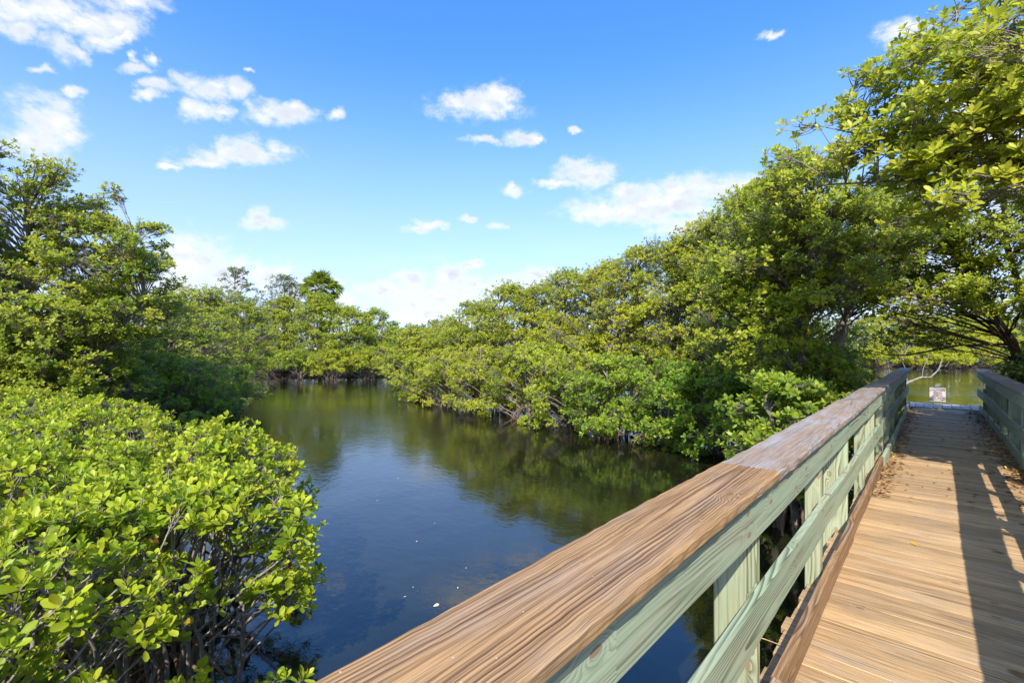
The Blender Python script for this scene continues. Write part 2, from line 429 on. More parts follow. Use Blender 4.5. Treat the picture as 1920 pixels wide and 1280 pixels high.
def dome_tree(label, px, zc, ytop, R, group, seed, cat='mangrove', name='mangrove_tree', bottom=.35, pad_r=.55, dens=1.0, leaf=.09, tmpl=LT_MID,
              lmat=SUNNY, col=(1, 1, 1), k=8, n_ros=24, lean=(0, 0), pos=None, H=None, stemn=3, prof=2.4, inner=.25, bark=BARK, lvshift=0.0, te=1, sy=1.0):
    rng = np.random.default_rng(seed)
    x, y = at(px, zc) if pos is None else pos
    H = hgt(ytop, zc) if H is None else H
    root = thing(name, label, cat, (x, y, 0), group)
    n = int(dens * (2 * math.pi * R * H * .8) / (1.55 * pad_r) ** 2 * 1.5)
    f = rng.uniform(0, 1, n) ** .8
    pr = (np.clip(1 - f ** prof, 0, 1)) ** .5 * (.86 + .14 * np.minimum(1, f * 4))
    th = rng.uniform(0, 6.28, n)
    lump = 1 + .16 * np.sin(3 * th + rng.uniform(0, 6)) * np.sin(f * 7 + rng.uniform(0, 6)) + .10 * np.sin(5 * th + 11 * f)
    rr = R * pr * lump * np.where(rng.uniform(0, 1, n) < inner, rng.uniform(.25, .8, n), rng.uniform(.82, 1.04, n))
    pads = np.stack([rr * np.cos(th) + lean[0] * f, sy * rr * np.sin(th) + lean[1] * f, bottom + (H - bottom - .2) * f], 1)
    pads[:, 2] += rng.normal(0, .12, n)
    prad = pad_r * rng.uniform(.65, 1.25, n)
    stems = []
    for i in range(stemn):
        a = 6.28 * i / stemn + rng.uniform(0, 1.2); e = R * rng.uniform(.25, .5)
        s = np.array([[math.cos(a) * .12, math.sin(a) * .12, -.4], [math.cos(a) * .25, math.sin(a) * .25, H * .25],
                      [math.cos(a) * e * .7 + lean[0] * .4, math.sin(a) * e * .7 + lean[1] * .4, H * .55],
                      [math.cos(a) * e + lean[0] * .8, math.sin(a) * e + lean[1] * .8, H * rng.uniform(.74, .88)]])
        b = .045 + .011 * H
        stems.append((s, (b, b * .3)))
    roots = prop_roots(rng, int(8 + R * 5), .8, R * .75)
    grow(root, rng, stems, pads, prad, n_ros, k, leaf, tmpl, lmat, bark, col, roots=roots, centre=(lean[0] * .5, lean[1] * .5, H * .45), lvshift=lvshift, twig_every=te)
    return root

# ------------------------------------------------------------------ timber
def board(p0, p1, up, W, T, rng, seg=None, ch=.004, bow=.003, nick=0.0, endj=0.0, rid=None):
    p0 = np.array(p0, float); p1 = np.array(p1, float)
    e = p1 - p0; Ln = np.linalg.norm(e); e /= Ln
    up = np.array(up, float); up = up - e * (up @ e); up /= np.linalg.norm(up); s = np.cross(e, up)
    K = seg or max(2, int(Ln / .12))
    c = ch
    sec = np.array([(-W / 2 + c, T / 2), (0, T / 2), (W / 2 - c, T / 2), (W / 2, T / 2 - c), (W / 2, -T / 2 + c), (W / 2 - c, -T / 2),
                    (-W / 2 + c, -T / 2), (-W / 2, -T / 2 + c), (-W / 2, T / 2 - c)])
    S = len(sec); u = np.linspace(0, Ln, K)
    ph = rng.uniform(0, 6.28, 3)
    bt = bow * np.sin(u * 1.1 + ph[0]) + bow * .5 * np.sin(u * 2.9 + ph[1]); bs = bow * .8 * np.sin(u * .9 + ph[2])
    wv = sec[None, :, 0] + bs[:, None]; tv = sec[None, :, 1] + bt[:, None]
    if nick:
        j = rng.normal(0, nick, (K, 2)); j = np.where(np.abs(j) > nick * .6, j, j * .3)
        wv[:, 2] += j[:, 0] - nick; wv[:, 3] += j[:, 0] * .8 - nick * .5; tv[:, 3] += j[:, 1] - nick
        wv[:, 4] += j[:, 1] * .8 - nick * .4; wv[:, 0] -= j[:, 1] - nick; wv[:, 8] -= j[:, 1] * .6 - nick * .3
    V = p0 + e * u[:, None, None] + s * wv[..., None] + up * tv[..., None]
    if endj: V[0] += e * rng.normal(0, endj); V[-1] += e * rng.normal(0, endj)
    V = V.reshape(-1, 3)
    g = np.stack([np.broadcast_to(u[:, None], (K, S)), np.broadcast_to(sec[None, :, 0], (K, S)), np.broadcast_to(sec[None, :, 1], (K, S))], -1).reshape(-1, 3)
    k = np.arange(K - 1)[:, None] * S; i = np.arange(S)[None]; i2 = (i + 1) % S
    q = np.stack([k + i, k + i2, k + S + i2, k + S + i], -1).reshape(-1, 4)[:, ::-1]
    # end caps get their own vertices and grain
    n = len(V)
    V = np.concatenate([V, V[:S], V[n - S:n]]); g = np.concatenate([g, g[:S], g[n - S:n]])
    f0 = n + np.arange(S)[None]; f1 = n + S + np.arange(S)[None, ::-1]
    return V, q, np.concatenate([f0, f1]), g, np.full(len(V), rng.uniform(0, 1) if rid is None else rid)

def timber(name, boards, mat, parent, pre=None):
    Vs, Qs, Cs, Gs, Is, o = [], [], [], [], [], 0
    for V, q, c, g, i in boards:
        Vs.append(V); Qs.append(q + o); Cs.append(c + o); Gs.append(g); Is.append(i); o += len(V)
    ob = mesh_obj(name, np.concatenate(Vs), [np.concatenate(Qs), np.concatenate(Cs)], mat, parent, False,
                  {'gc': ('FLOAT_VECTOR', np.concatenate(Gs)), 'rid': ('FLOAT', np.concatenate(Is))})
    return ob

rb = np.random.default_rng(5)
Y0, Y1 = -3.2, 17.45
XL, XR = -.508, .885           # inner faces of the two kerb boards

walk = thing('boardwalk', 'long timber boardwalk of tan cross planks running out to the dock', 'boardwalk', (0, 0, 0))
bs, y = [], Y0
while y < Y1 - .1:
    w = .140 + rb.normal(0, .0015); zz = ZD - .019 + rb.normal(0, .0012)
    bs.append(board((XL - .145 + rb.normal(0, .012), y + w / 2, zz), (XR + .145 + rb.normal(0, .012), y + w / 2, zz + rb.normal(0, .001)), (0, 0, 1), w, .038, rb, seg=6, ch=.0025, bow=.001))
    y += w + .0058 + abs(rb.normal(0, .0012))
timber('deck', bs, DECKW, walk)
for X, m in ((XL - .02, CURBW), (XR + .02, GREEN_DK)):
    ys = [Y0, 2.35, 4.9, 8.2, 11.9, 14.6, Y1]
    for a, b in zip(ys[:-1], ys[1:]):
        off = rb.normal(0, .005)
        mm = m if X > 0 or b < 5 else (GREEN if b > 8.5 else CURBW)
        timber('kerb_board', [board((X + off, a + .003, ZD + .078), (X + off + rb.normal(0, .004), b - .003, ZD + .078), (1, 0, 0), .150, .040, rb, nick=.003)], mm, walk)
for X in (XL - .06, .19, XR + .06):
    timber('stringer', [board((X, Y0, ZD - .18), (X, Y1, ZD - .18), (1, 0, 0), .24, .05, rb)], GREEN_DK, walk)
timber('end_board', [board((XL - .1, Y1 + .03, ZD - .06), (XR + .1, Y1 + .03, ZD - .06), (0, 1, 0), .14, .04, rb)], GREEN, walk)

CAPS = {(True, 0): .57, (True, 1): .23}      # which cut of timber the two nearest caps show
def railing(label, side):
    L = side < 0
    root = thing('railing', label, 'railing', ((-.56 if L else .93), 0, 0), 'timber railings of the boardwalk')
    ox = -.56 if L else .93
    sg = -1 if L else 1        # outward direction
    def bd(*a, **k):
        V, q, c, g, i = board(*a, **k); V = V - np.array([ox, 0, 0]); return V, q, c, g, i
    xi = -.541 if L else .835  # inner face of the rails
    cx0, cx1 = (-.497, -.752) if L else (.785, 1.045)
    cuts = [Y0, 2.30, 5.96, 9.6, 13.2, Y1 + .1] if L else [Y0, 1.2, 4.9, 8.5, 12.2, Y1 + .05]
    for n, (a, b) in enumerate(zip(cuts[:-1], cuts[1:])):
        dz = rb.normal(0, .003); dx = rb.normal(0, .003)
        mt = CAP_NEW if (L and n == 0) else CAP_OLD
        o = timber('cap_board', [bd(((cx0 + cx1) / 2 + dx, a + .002, ZD + 1.071 + dz), ((cx0 + cx1) / 2 + dx + rb.normal(0, .005), b - .002, ZD + 1.071 + rb.normal(0, .004)),
                          (0, 0, 1), abs(cx1 - cx0), .038, rb, seg=int((b - a) / .05), nick=(.0014 if n == 0 else .003), ch=.005, bow=.004, rid=CAPS.get((L, n)))], mt, root)
        o['label'] = 'fresh brown cap board with dark swirling grain' if mt is CAP_NEW else 'weathered grey brown cap board'
    gm = GREEN if L else GREEN_DK
    cu = [Y0, .95, 6.5, 11.2, Y1] if L else [Y0, 3.1, 7.9, 12.6, Y1]
    for a, b in zip(cu[:-1], cu[1:]):
        x = xi + sg * .019 + rb.normal(0, .003)
        timber('upper_rail', [bd((x, a + .002, ZD + .953), (x, b - .002, ZD + .953 + rb.normal(0, .004)), (1, 0, 0), .190, .038, rb, bow=.004)], gm, root)
    cu = [Y0, 3.72, 8.4, 13.0, Y1 + .12] if L else [Y0, 4.2, 9.1, 13.6, Y1 + .15]
    for n, (a, b) in enumerate(zip(cu[:-1], cu[1:])):
        x = xi + sg * .019 + rb.normal(0, .004) + (0.0 if n == 0 else sg * .006); dz = rb.normal(0, .006)
        timber('middle_rail', [bd((x, a + .002, ZD + .503 + dz), (x, b - .002, ZD + .503 + rb.normal(0, .008)), (1, 0, 0), .186, .038, rb, bow=.005)], gm, root)
    ph = [-1.75, -.4, .92, 2.29, 3.84, 5.14, 6.53, 7.73, 9.1, 10.45, 11.8, 13.15, 14.5, 15.85, 17.2]
    for n, yy in enumerate(ph):
        yy = yy if L else yy + .35
        if yy > Y1: continue
        wide = n % 2 == 1
        xo = xi + sg * .0415
        if wide:   # broad plank piles run down into the water
            w, t = .185, .055
            b_ = bd((xo + sg * w / 2, yy, -.6), (xo + sg * w / 2 + rb.normal(0, .004), yy, ZD + 1.048), (0, -1, 0), w, t, rb, seg=14)
        else:
            w, t = .092, .092
            b_ = bd((xo + sg * w / 2, yy, ZD - .28), (xo + sg * w / 2, yy + rb.normal(0, .004), ZD + 1.048), (0, -1, 0), w, t, rb, seg=12)
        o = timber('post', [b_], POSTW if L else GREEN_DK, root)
        o['label'] = 'broad plank post standing in the water' if wide else 'narrow square post'
    return root
railing('pale green left railing with a broad brown cap board in the foreground', -1)
railing('shaded dark green right railing beyond the leaf littered plank edge', 1)

# the small dock across the end, with its sign
dk = thing('dock', 'small grey plank dock across the end of the boardwalk', 'dock', (0, Y1 + .07, 0))
bs, x = [], -1.7
while x < 1.9:
    w = .185
    bs.append(board((x, .012 + rb.normal(0, .01), ZD - .03), (x, 1.65 + rb.normal(0, .012), ZD - .03), (0, 0, 1), w, .038, rb, seg=3, ch=.006)); x += w + .012
timber('deck', bs, DOCKW, dk)
for yy in (.12, 1.5):
    timber('joist', [board((-1.75, yy, ZD - .16), (1.95, yy, ZD - .16), (0, 1, 0), .2, .05, rb)], GREEN_DK, dk)
for xx in (-1.6, .3, 1.8):
    for yy in (.2, 1.1):
        timber('pile', [board((xx, yy, -.7), (xx, yy, ZD - .052), (0, 1, 0), .15, .15, rb, seg=4)], GREEN_DK, dk)

sg_ = thing('sign', 'small white warning sign on a stub post on the grey dock', 'sign', (.07, Y1 + 1.32, ZD - .01))
timber('post', [board((0, .06, 0), (0, .06, .62), (0, -1, 0), .13, .11, rb, seg=4)], GREEN_DK, sg_)
pn = mesh_obj('panel', *(lambda b: (b[0], [b[1], b[2]]))(board((-.178, -.012, .30), (.178, -.012, .30), (0, -1, 0), .42, .008, rb, seg=2, ch=.001, bow=0)), SIGNW, sg_, False)
txt = [('CAUTION', .070, .125), ('Alligators', .052, .065), ('Stingrays', .052, .010), ('Jellyfish and', .050, -.045), ('Other Animals', .050, -.100), ('Present in Water', .046, -.152)]
for s_, size, dz in txt:
    fc = bpy.data.curves.new('lettering', 'FONT'); fc.body = s_; fc.size = size; fc.align_x = 'CENTER'; fc.align_y = 'CENTER'; fc.extrude = .0012; fc.offset = .0012
    ob = bpy.data.objects.new('lettering', fc); fc.materials.append(INK)
    me = bpy.data.meshes.new_from_object(ob); bpy.data.objects.remove(ob)
    lo = bpy.data.objects.new('lettering', me); me.materials.clear(); me.materials.append(INK)
    lo.rotation_euler = (R_(90), 0, 0); lo.location = (0, -.0190, .30 + dz); link(lo, pn)

# ------------------------------------------------------------------ fallen leaves
def flat_leaves(name, P, rng, mat, size, tilt=.25, parent=None, loc=None):
    N = len(P)
    a = rng.uniform(0, 6.28, N); d = np.stack([np.cos(a), np.sin(a), rng.normal(0, tilt * .5, N)], 1)
    n = np.stack([rng.normal(0, tilt, N), rng.normal(0, tilt, N), np.ones(N)], 1)
    ln = size * rng.uniform(.6, 1.15, N)
    return leaves_mesh(name, P, d, n, ln, ln * rng.uniform(.38, .52, N), rng.uniform(0, 1, N), LT_HI, mat, parent, rng.uniform(-.25, .25, N))

N = 2600
yy = rb.uniform(4.6, Y1 - .2, N)
dens = rb.uniform(0, 1, N)
xr = XR - .004 - np.abs(rb.normal(0, .10 + .05 * np.clip((yy - 5) / 6, 0, 1), N))
xl = XL + .004 + np.abs(rb.exponential(.07, N))
xx = np.where(dens < .60, xr, np.where(dens < .90, xl, rb.uniform(XL, XR, N)))
zz = ZD + .004 + rb.uniform(0, .018, N) * (np.abs(xx - .19) > .5)
ok = (yy > 6.5) | (dens < .12)
lit = flat_leaves('leaf_litter', np.stack([xx, yy, zz], 1)[ok], rb, LITTER, .062, .3)
kind(lit, 'stuff'); lit['label'] = 'brown fallen leaves gathered along the boardwalk edges'
for n, (px, py, lab, mt) in enumerate([
        (1887, 990, 'yellow fallen leaf lying on the shaded planks furthest from the left rail', YELLOW),
        (1857, 1032, 'orange brown leaf lying flat on shaded planks near the sunlit edge', LITTER),
        (1720, 1024, 'curled tan leaf on the sunlit planks nearest to the left kerb', YELLOW),
        (1832, 966, 'yellow leaf lying in the rail shadow just beyond its sunlit edge', YELLOW),
        (1889, 940, 'yellow leaf far along the shaded side of the planks', YELLOW),
        (1885, 1255, 'dark crumpled leaf at the near end of the rail shadow', LITTER)]):
    zc = (ZC - ZD) * F / (py - HY); x, y = at(px, zc)
    o = flat_leaves('fallen_leaf', np.zeros((1, 3)), rb, mt, .075)
    o.location = (x, y, ZD + .006); tag(o, lab, 'leaf', 'single leaves fallen on the planks')
for px, py in [(868, 1052), (812, 1137), (707, 938), (781, 1108), (774, 1102), (800, 1111), (873, 1066), (859, 1100), (762, 1118), (898, 1010), (706, 928), (815, 980), (780, 1014), (747, 897), (812, 929)]:
    zc = ZC * F / (py - HY); x, y = at(px, zc)
    big = (px, py) in ((868, 1052), (812, 1137))
    o = flat_leaves('floating_leaf', np.zeros((1, 3)), rb, PALE, .062 if big else .032)
    o.location = (x, y, .006)
    tag(o, {(868, 1052): 'pale round leaf floating alone on open dark water', (812, 1137): 'cream leaf floating on the water right beside the brown cap board'}.get((px, py), 'tiny pale leaf fleck floating on the dark creek water'), 'leaf', 'pale leaves floating on the water')

# ------------------------------------------------------------------ ground, water
def poly_sd(P, poly):
    """signed distance, positive inside"""
    poly = np.asarray(poly, float); a = poly; b = np.roll(poly, -1, 0)
    d = np.full(len(P), 1e9); ins = np.zeros(len(P), bool)
    for p, q in zip(a, b):
        e = q - p; t = np.clip(((P - p) @ e) / (e @ e), 0, 1)
        d = np.minimum(d, np.linalg.norm(P - p - t[:, None] * e, axis=1))
        c = ((p[1] > P[:, 1]) != (q[1] > P[:, 1])); xi = (q[0] - p[0]) * (P[:, 1] - p[1]) / (q[1] - p[1] + 1e-12) + p[0]
        ins ^= c & (P[:, 0] < xi)
    return np.where(ins, d, -d)
LAND = [
    [(-5.0, 30), (-1.4, 25), (.6, 21.5), (2.6, 18.5), (4.2, 16), (6.2, 14.3), (7.8, 13.2), (9.6, 12.6), (12.2, 10), (11, 6), (12, 1), (10, -9), (40, -9), (40, 11), (15, 13.2), (12.2, 14.2), (10, 20), (6, 28), (0, 36), (-3.5, 38)],
    [(-140, 44), (-24, 42.6), (-18, 44), (-10, 45.5), (-2, 52), (10, 60), (40, 64), (90, 66), (140, 80), (140, 200), (-140, 200)],
    [(-60, 45), (-25, 43), (-19, 36), (-14, 26), (-11, 20), (-10.4, 15), (-11, 12.5), (-30, 9), (-80, 8)],
    [(-2.9, 1.6), (-2.9, 3.2), (-5, 5.4), (-12, 9.6), (-30, 9.6), (-30, -6), (-3.2, -1)],
]
gx = np.concatenate([np.linspace(-900, -110, 12), np.arange(-100, 100.1, .8), np.linspace(110, 900, 12)])
gy = np.concatenate([np.linspace(-900, -40, 10), np.arange(-30, 130.1, .8), np.linspace(140, 1500, 14)])
GX, GY = np.meshgrid(gx, gy); G = np.stack([GX.ravel(), GY.ravel()], 1)
gc_ = np.stack([G[:, 0] * CT + G[:, 1] * ST, -G[:, 0] * ST + G[:, 1] * CT], 1)     # camera-plan coordinates of the survey above
sd = np.max([poly_sd(gc_, p) for p in LAND], axis=0)
sd = np.maximum(sd, np.where(gc_[:, 1] > 190, 5, -99))
gz = np.interp(sd, [-2.5, -.6, .5, 3, 12], [-1.1, -.5, .04, .16, .45]) + np.random.default_rng(3).normal(0, .03, len(sd))
nx, ny = len(gx), len(gy)
ii = (np.arange(ny - 1)[:, None] * nx + np.arange(nx - 1)[None]).ravel()
ground = kind(mesh_obj('ground', np.concatenate([G, gz[:, None]], 1), [np.stack([ii, ii + 1, ii + nx + 1, ii + nx], 1)], mud_mat()), 'structure')
S = 1500.0
water = kind(mesh_obj('water', [(-S, -S, 0), (S, -S, 0), (S, S, 0), (-S, S, 0)], [np.array([[0, 1, 2, 3]])], water_mat()), 'structure')
EXPO = 1.33; SUN_STR = 2.8; SKY_STR = .15; SKY_TINT = (.80, .84, .95); SKY_LOW = (1.95, 2.03, 2.62); CLOUD_W = (2.75, 2.8, 2.88); CLOUD_G = (2.05, 2.2, 2.52)

# ------------------------------------------------------------------ sky, clouds and sun
w = bpy.data.worlds.new('World'); sc.world = w; w.use_nodes = True
t = NT(w.node_tree)
sky = t.new('ShaderNodeTexSky', sky_type='NISHITA', sun_disc=False)
sky.sun_elevation = math.asin(SUN[2]); sky.sun_rotation = math.atan2(SUN[0], SUN[1])
sky.altitude = 0; sky.air_density = 1.0; sky.dust_density = .4; sky.ozone_density = 3.0
D = t.new('ShaderNodeTexCoord').outputs['Generated']
hs = t.new('ShaderNodeHueSaturation'); hs.inputs['Saturation'].default_value = 1.25; hs.inputs['Value'].default_value = 1.0
t.l.new(sky.outputs[0], hs.inputs['Color'])
skyc = t.mix(1.0, hs.outputs[0], SKY_TINT, 'MULTIPLY')
skyc = t.mix(t.smooth(t.sep(D)[2], .55, .0, 0, .72), skyc, SKY_LOW)

def vdir(px, py):
    v = np.array([(px - 960) / F, -(py - HY) / F, 1.0])
    x, y = cw(v[0], v[2]); return unit(np.array([x, y, v[1]]))
CL = [(60, 20, 150, 42), (150, 38, 90, 34), (30, 48, 60, 24), (215, 40, 55, 36), (250, 8, 80, 22), (120, 86, 46, 32), (180, 72, 50, 22), (225, 70, 40, 14), (148, 98, 24, 20),
      (80, 235, 72, 58), (100, 225, 58, 52), (60, 262, 80, 36), (125, 250, 38, 28), (75, 300, 50, 18),
      (262, 128, 44, 14), (290, 112, 18, 16), (252, 108, 12, 9), (78, 128, 22, 9), (132, 168, 22, 11),
      (290, 158, 42, 15), (345, 152, 40, 20), (400, 168, 62, 22), (440, 168, 36, 20), (275, 180, 30, 12),
      (385, 212, 56, 18), (362, 204, 28, 18), (415, 208, 34, 14),
      (525, 214, 72, 22), (505, 205, 44, 20), (555, 208, 46, 18), (630, 212, 20, 14),
      (455, 293, 100, 20), (430, 280, 40, 22), (470, 276, 38, 22), (525, 280, 38, 18), (375, 306, 62, 10), (320, 316, 24, 6),
      (500, 418, 40, 17), (494, 408, 26, 18),
      (890, 200, 84, 24), (930, 180, 46, 28), (860, 196, 52, 26), (905, 190, 60, 28), (952, 205, 26, 18),
      (975, 256, 42, 14), (905, 262, 36, 10), (1000, 260, 22, 8),
      (1095, 328, 60, 26), (1085, 312, 36, 22), (1050, 345, 52, 9), (1120, 332, 34, 20),
      (1240, 380, 130, 36), (1290, 358, 76, 34), (1120, 398, 76, 20), (1200, 395, 110, 28), (1345, 352, 70, 26), (1300, 415, 90, 16), (1180, 358, 50, 14), (1275, 432, 70, 14), (1400, 360, 70, 30),
      (962, 356, 26, 11), (955, 346, 14, 12), (1445, 65, 22, 8), (1690, 62, 52, 20), (1720, 45, 40, 16), (1810, 190, 60, 40), (1880, 260, 80, 50), (1820, 420, 120, 50), (1760, 530, 120, 50),
      (365, 495, 74, 54), (345, 470, 44, 36), (425, 515, 60, 36), (510, 518, 46, 26), (500, 506, 26, 20), (330, 540, 80, 34), (560, 540, 70, 22), (600, 530, 40, 12),
      (775, 524, 42, 22), (850, 518, 36, 24), (870, 535, 46, 22), (720, 542, 50, 16), (820, 558, 120, 30), (960, 534, 90, 20), (1010, 518, 34, 18), (820, 588, 60, 16), (640, 560, 40, 14), (880, 496, 26, 8),
      (810, 420, 36, 10), (785, 430, 30, 7), (935, 424, 20, 9), (880, 410, 18, 7), (470, 132, 12, 5), (1078, 246, 14, 5)]
warp = t.vm('SUBTRACT', t.noise(D, 24, 5, .6, col=True), (.5, .5, .5))
DW = t.vm('ADD', D, t.vm('MULTIPLY', warp, (.050, .050, .030)))
acc = None
for i_, (px, py, wx, wy) in enumerate(CL):
    ks = 1.62 if i_ < 35 else 1.75
    d = vdir(px, py)
    ax = np.linalg.norm(vdir(px + wx, py) - d) * ks; ay = np.linalg.norm(vdir(px, py + wy) - d) * ks * 1.05
    Yv = vdir(px - 4, py) - vdir(px + 4, py); Yv = unit(Yv - d * (Yv @ d)); Zv = np.cross(d, Yv)
    mp = t.new('ShaderNodeMapping', vector_type='TEXTURE')
    mp.inputs['Location'].default_value = tuple(d)
    mp.inputs['Rotation'].default_value = Matrix((d, Yv, Zv)).transposed().to_euler()
    mp.inputs['Scale'].default_value = (.6, ax, ay)
    t.l.new(DW, mp.inputs['Vector'])
    g = t.new('ShaderNodeTexGradient', gradient_type='SPHERICAL'); t.l.new(mp.outputs[0], g.inputs[0])
    if acc is None: acc = g.outputs['Fac']
    else:
        acc = t.m('MAXIMUM', acc, g.outputs['Fac'])
for az, el, ws, hs_ in [(-150, 28, .42, .16), (-140, 48, .36, .18), (175, 18, .5, .12), (120, 24, .4, .14), (100, 55, .35, .2), (150, 42, .3, .14), (-130, 66, .3, .2), (60, 70, .3, .2)]:  # unseen clouds behind the camera, added as neutral fill light
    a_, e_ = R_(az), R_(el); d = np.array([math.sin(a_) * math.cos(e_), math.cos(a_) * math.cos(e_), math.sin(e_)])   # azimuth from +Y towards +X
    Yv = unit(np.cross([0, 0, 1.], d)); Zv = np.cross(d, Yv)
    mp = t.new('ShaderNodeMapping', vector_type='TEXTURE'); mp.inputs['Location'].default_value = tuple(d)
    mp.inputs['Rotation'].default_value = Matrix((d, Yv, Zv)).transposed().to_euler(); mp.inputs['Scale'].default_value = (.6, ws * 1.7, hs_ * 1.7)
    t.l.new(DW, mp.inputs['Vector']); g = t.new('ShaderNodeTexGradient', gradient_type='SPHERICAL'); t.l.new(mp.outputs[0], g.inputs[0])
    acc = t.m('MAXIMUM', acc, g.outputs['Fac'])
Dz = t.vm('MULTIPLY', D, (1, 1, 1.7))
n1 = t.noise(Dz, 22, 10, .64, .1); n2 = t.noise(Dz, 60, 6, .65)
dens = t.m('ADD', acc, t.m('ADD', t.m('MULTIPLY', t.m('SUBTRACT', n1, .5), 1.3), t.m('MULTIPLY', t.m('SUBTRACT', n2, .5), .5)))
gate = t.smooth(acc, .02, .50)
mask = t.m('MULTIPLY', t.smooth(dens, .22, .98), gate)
# thin veil low down
zz_ = t.sep(D)[2]
veil = t.m('MULTIPLY', t.smooth(t.noise(t.vm('MULTIPLY', D, (1, 1, 3)), 7, 6, .6), .45, .75), t.smooth(zz_, .30, .05, 0, .35))
shade = t.smooth(t.noise(t.vm('ADD', Dz, (.02, .0, .05)), 20, 5, .5), .36, .62)
thick = t.smooth(dens, .55, 1.05)
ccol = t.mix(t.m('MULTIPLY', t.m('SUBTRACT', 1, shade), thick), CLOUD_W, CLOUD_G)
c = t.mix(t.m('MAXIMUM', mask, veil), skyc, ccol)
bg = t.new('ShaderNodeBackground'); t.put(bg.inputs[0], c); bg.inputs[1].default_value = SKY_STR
t.l.new(bg.outputs[0], t.new('ShaderNodeOutputWorld').inputs[0])
w.cycles.sampling_method = 'MANUAL'; w.cycles.sample_map_resolution = 512

sl = bpy.data.lights.new('sun', 'SUN'); so = bpy.data.objects.new('sun', sl); COL.objects.link(so)
sl.energy = SUN_STR; sl.angle = R_(.53); sl.color = (1, .955, .87)
so.rotation_euler = Vector(SUN).to_track_quat('Z', 'Y').to_euler(); so.location = (8, -10, 18)

sc.view_settings.view_transform = 'Standard'; sc.view_settings.look = 'None'
sc.view_settings.exposure = EXPO; sc.view_settings.gamma = 1
cy = sc.cycles
cy.max_bounces = 8; cy.diffuse_bounces = 5; cy.glossy_bounces = 3; cy.transmission_bounces = 5; cy.transparent_max_bounces = 4
cy.use_denoising = True; cy.caustics_reflective = False; cy.caustics_refractive = False; cy.sample_clamp_indirect = 6

# ------------------------------------------------------------------ clipped mangrove hedge in the foreground
def shrub(label, xc, zc, R, top, seed, n_pads, n_ros, tmpl=LT_HI, leaf=.068, sx=1.0, extra=None, slope=(0, 0), k=7, lvs=.12):
    """a low domed shrub: bare grey stems below, a shallow layer of upright leaf whorls on top"""
    rng = np.random.default_rng(seed)
    x, y = cw(xc, zc)
    root = thing('mangrove_shrub', label, 'shrub', (x, y, 0), 'clipped mangrove hedge by the boardwalk')
    th = rng.uniform(0, 6.28, n_pads); r = np.sqrt(rng.uniform(0, 1, n_pads)) * R * 1.0
    px_, py_ = r * np.cos(th), r * np.sin(th)
    q = r / R
    bump = .10 * np.sin(px_ * 3.1 + seed) * np.cos(py_ * 2.7 + seed * 2)
    zt = .75 + (top - .75) * np.sqrt(np.clip(1 - q ** 3.2, 0, 1)) + bump + slope[0] * px_ + slope[1] * py_
    rim = q > .86
    zt = np.where(rim, zt * rng.uniform(.80, 1.0, n_pads), zt) - np.where(rng.uniform(0, 1, n_pads) < .28, rng.uniform(.1, .6, n_pads), 0)
    pads = np.stack([px_, py_, zt - .05], 1)
    if extra is not None: pads = np.concatenate([pads, extra])
    prad = rng.uniform(.10, .20, len(pads))
    stems = []
    for i in range(26):
        a = 6.28 * i / 26 + rng.uniform(0, .5); e = R * rng.uniform(.3, .85); b0 = R * rng.uniform(.05, .45); a2 = a + rng.normal(0, .4)
        s = np.array([[math.cos(a) * b0, math.sin(a) * b0, -.35], [math.cos(a) * (b0 + .25 * (e - b0)) + rng.normal(0, .1), math.sin(a) * (b0 + .25 * (e - b0)) + rng.normal(0, .1), top * .3],
                      [math.cos(a2) * (b0 + .6 * (e - b0)) + rng.normal(0, .1), math.sin(a2) * (b0 + .6 * (e - b0)) + rng.normal(0, .1), top * .52], [math.cos(a2) * e, math.sin(a2) * e, top * .72]])
        stems.append((s, (rng.uniform(.014, .026), .007)))
    grow(root, rng, stems, pads, prad, n_ros, k, leaf, tmpl, LIME, BARK, up=.95, out=.30, centre=(0, 0, .4), limb_r=.018, stem_sides=6, photo=.35,
         flat=.75, twig_r=.0038, spread=(12, 66), roots=prop_roots(rng, 16, .6, R * .9, .014), lvshift=lvs, lift=.12)
    # dead brown leaves caught among the stems
    n = 12; a = rng.uniform(0, 6.28, n); rr = R * rng.uniform(.5, .98, n)
    P = np.stack([rr * np.cos(a), rr * np.sin(a), rng.uniform(.55, .85, n) * top], 1)
    d = rng.normal(0, .5, (n, 3)); d[:, 2] -= .9
    for m in range(n):
        leaves_mesh('dead_leaf', P[m:m+1], d[m:m+1], rng.normal(0, 1, (1, 3)), rng.uniform(.06, .09, 1), rng.uniform(.03, .045, 1), rng.uniform(0, .6, 1), LT_HI, LITTER, root, rng.uniform(.1, .5, 1))
    return root

sprig = np.array([[.95, -.35, .55], [1.05, -.25, .48], [.85, -.45, .42], [1.15, -.2, .62], [.7, -.55, .62]])
def toward(xc, zc, cx, cz, z):   # offset inside a shrub at (cx,cz) of a point at (xc,zc)
    a = cw(xc, zc) - cw(cx, cz); return [a[0], a[1], z]
low = np.array([toward(-1.66, 3.3, -2.78, 2.25, .40), toward(-1.55, 3.25, -2.78, 2.25, .44), toward(-1.8, 3.15, -2.78, 2.25, .38)])
shrub('nearest lime green mangrove shrub with bare grey stems at the bottom left corner', -2.78, 2.25, 1.02, 1.84, 101, 125, 8, extra=low)
shrub('lime green mangrove shrub at the tip of the hedge reaching out over open water', -2.72, 3.7, 1.08, 1.80, 102, 135, 9,
      extra=np.array([toward(-1.38, 3.35, -2.55, 3.65, z) for z in (1.60, 1.45)] + [toward(-1.45, 3.4, -2.55, 3.65, 1.28)]))
shrub('bright leafy shrub along the water edge in the middle of the clipped hedge', -3.55, 5.0, 1.35, 1.86, 103, 150, 9, lvs=.14)
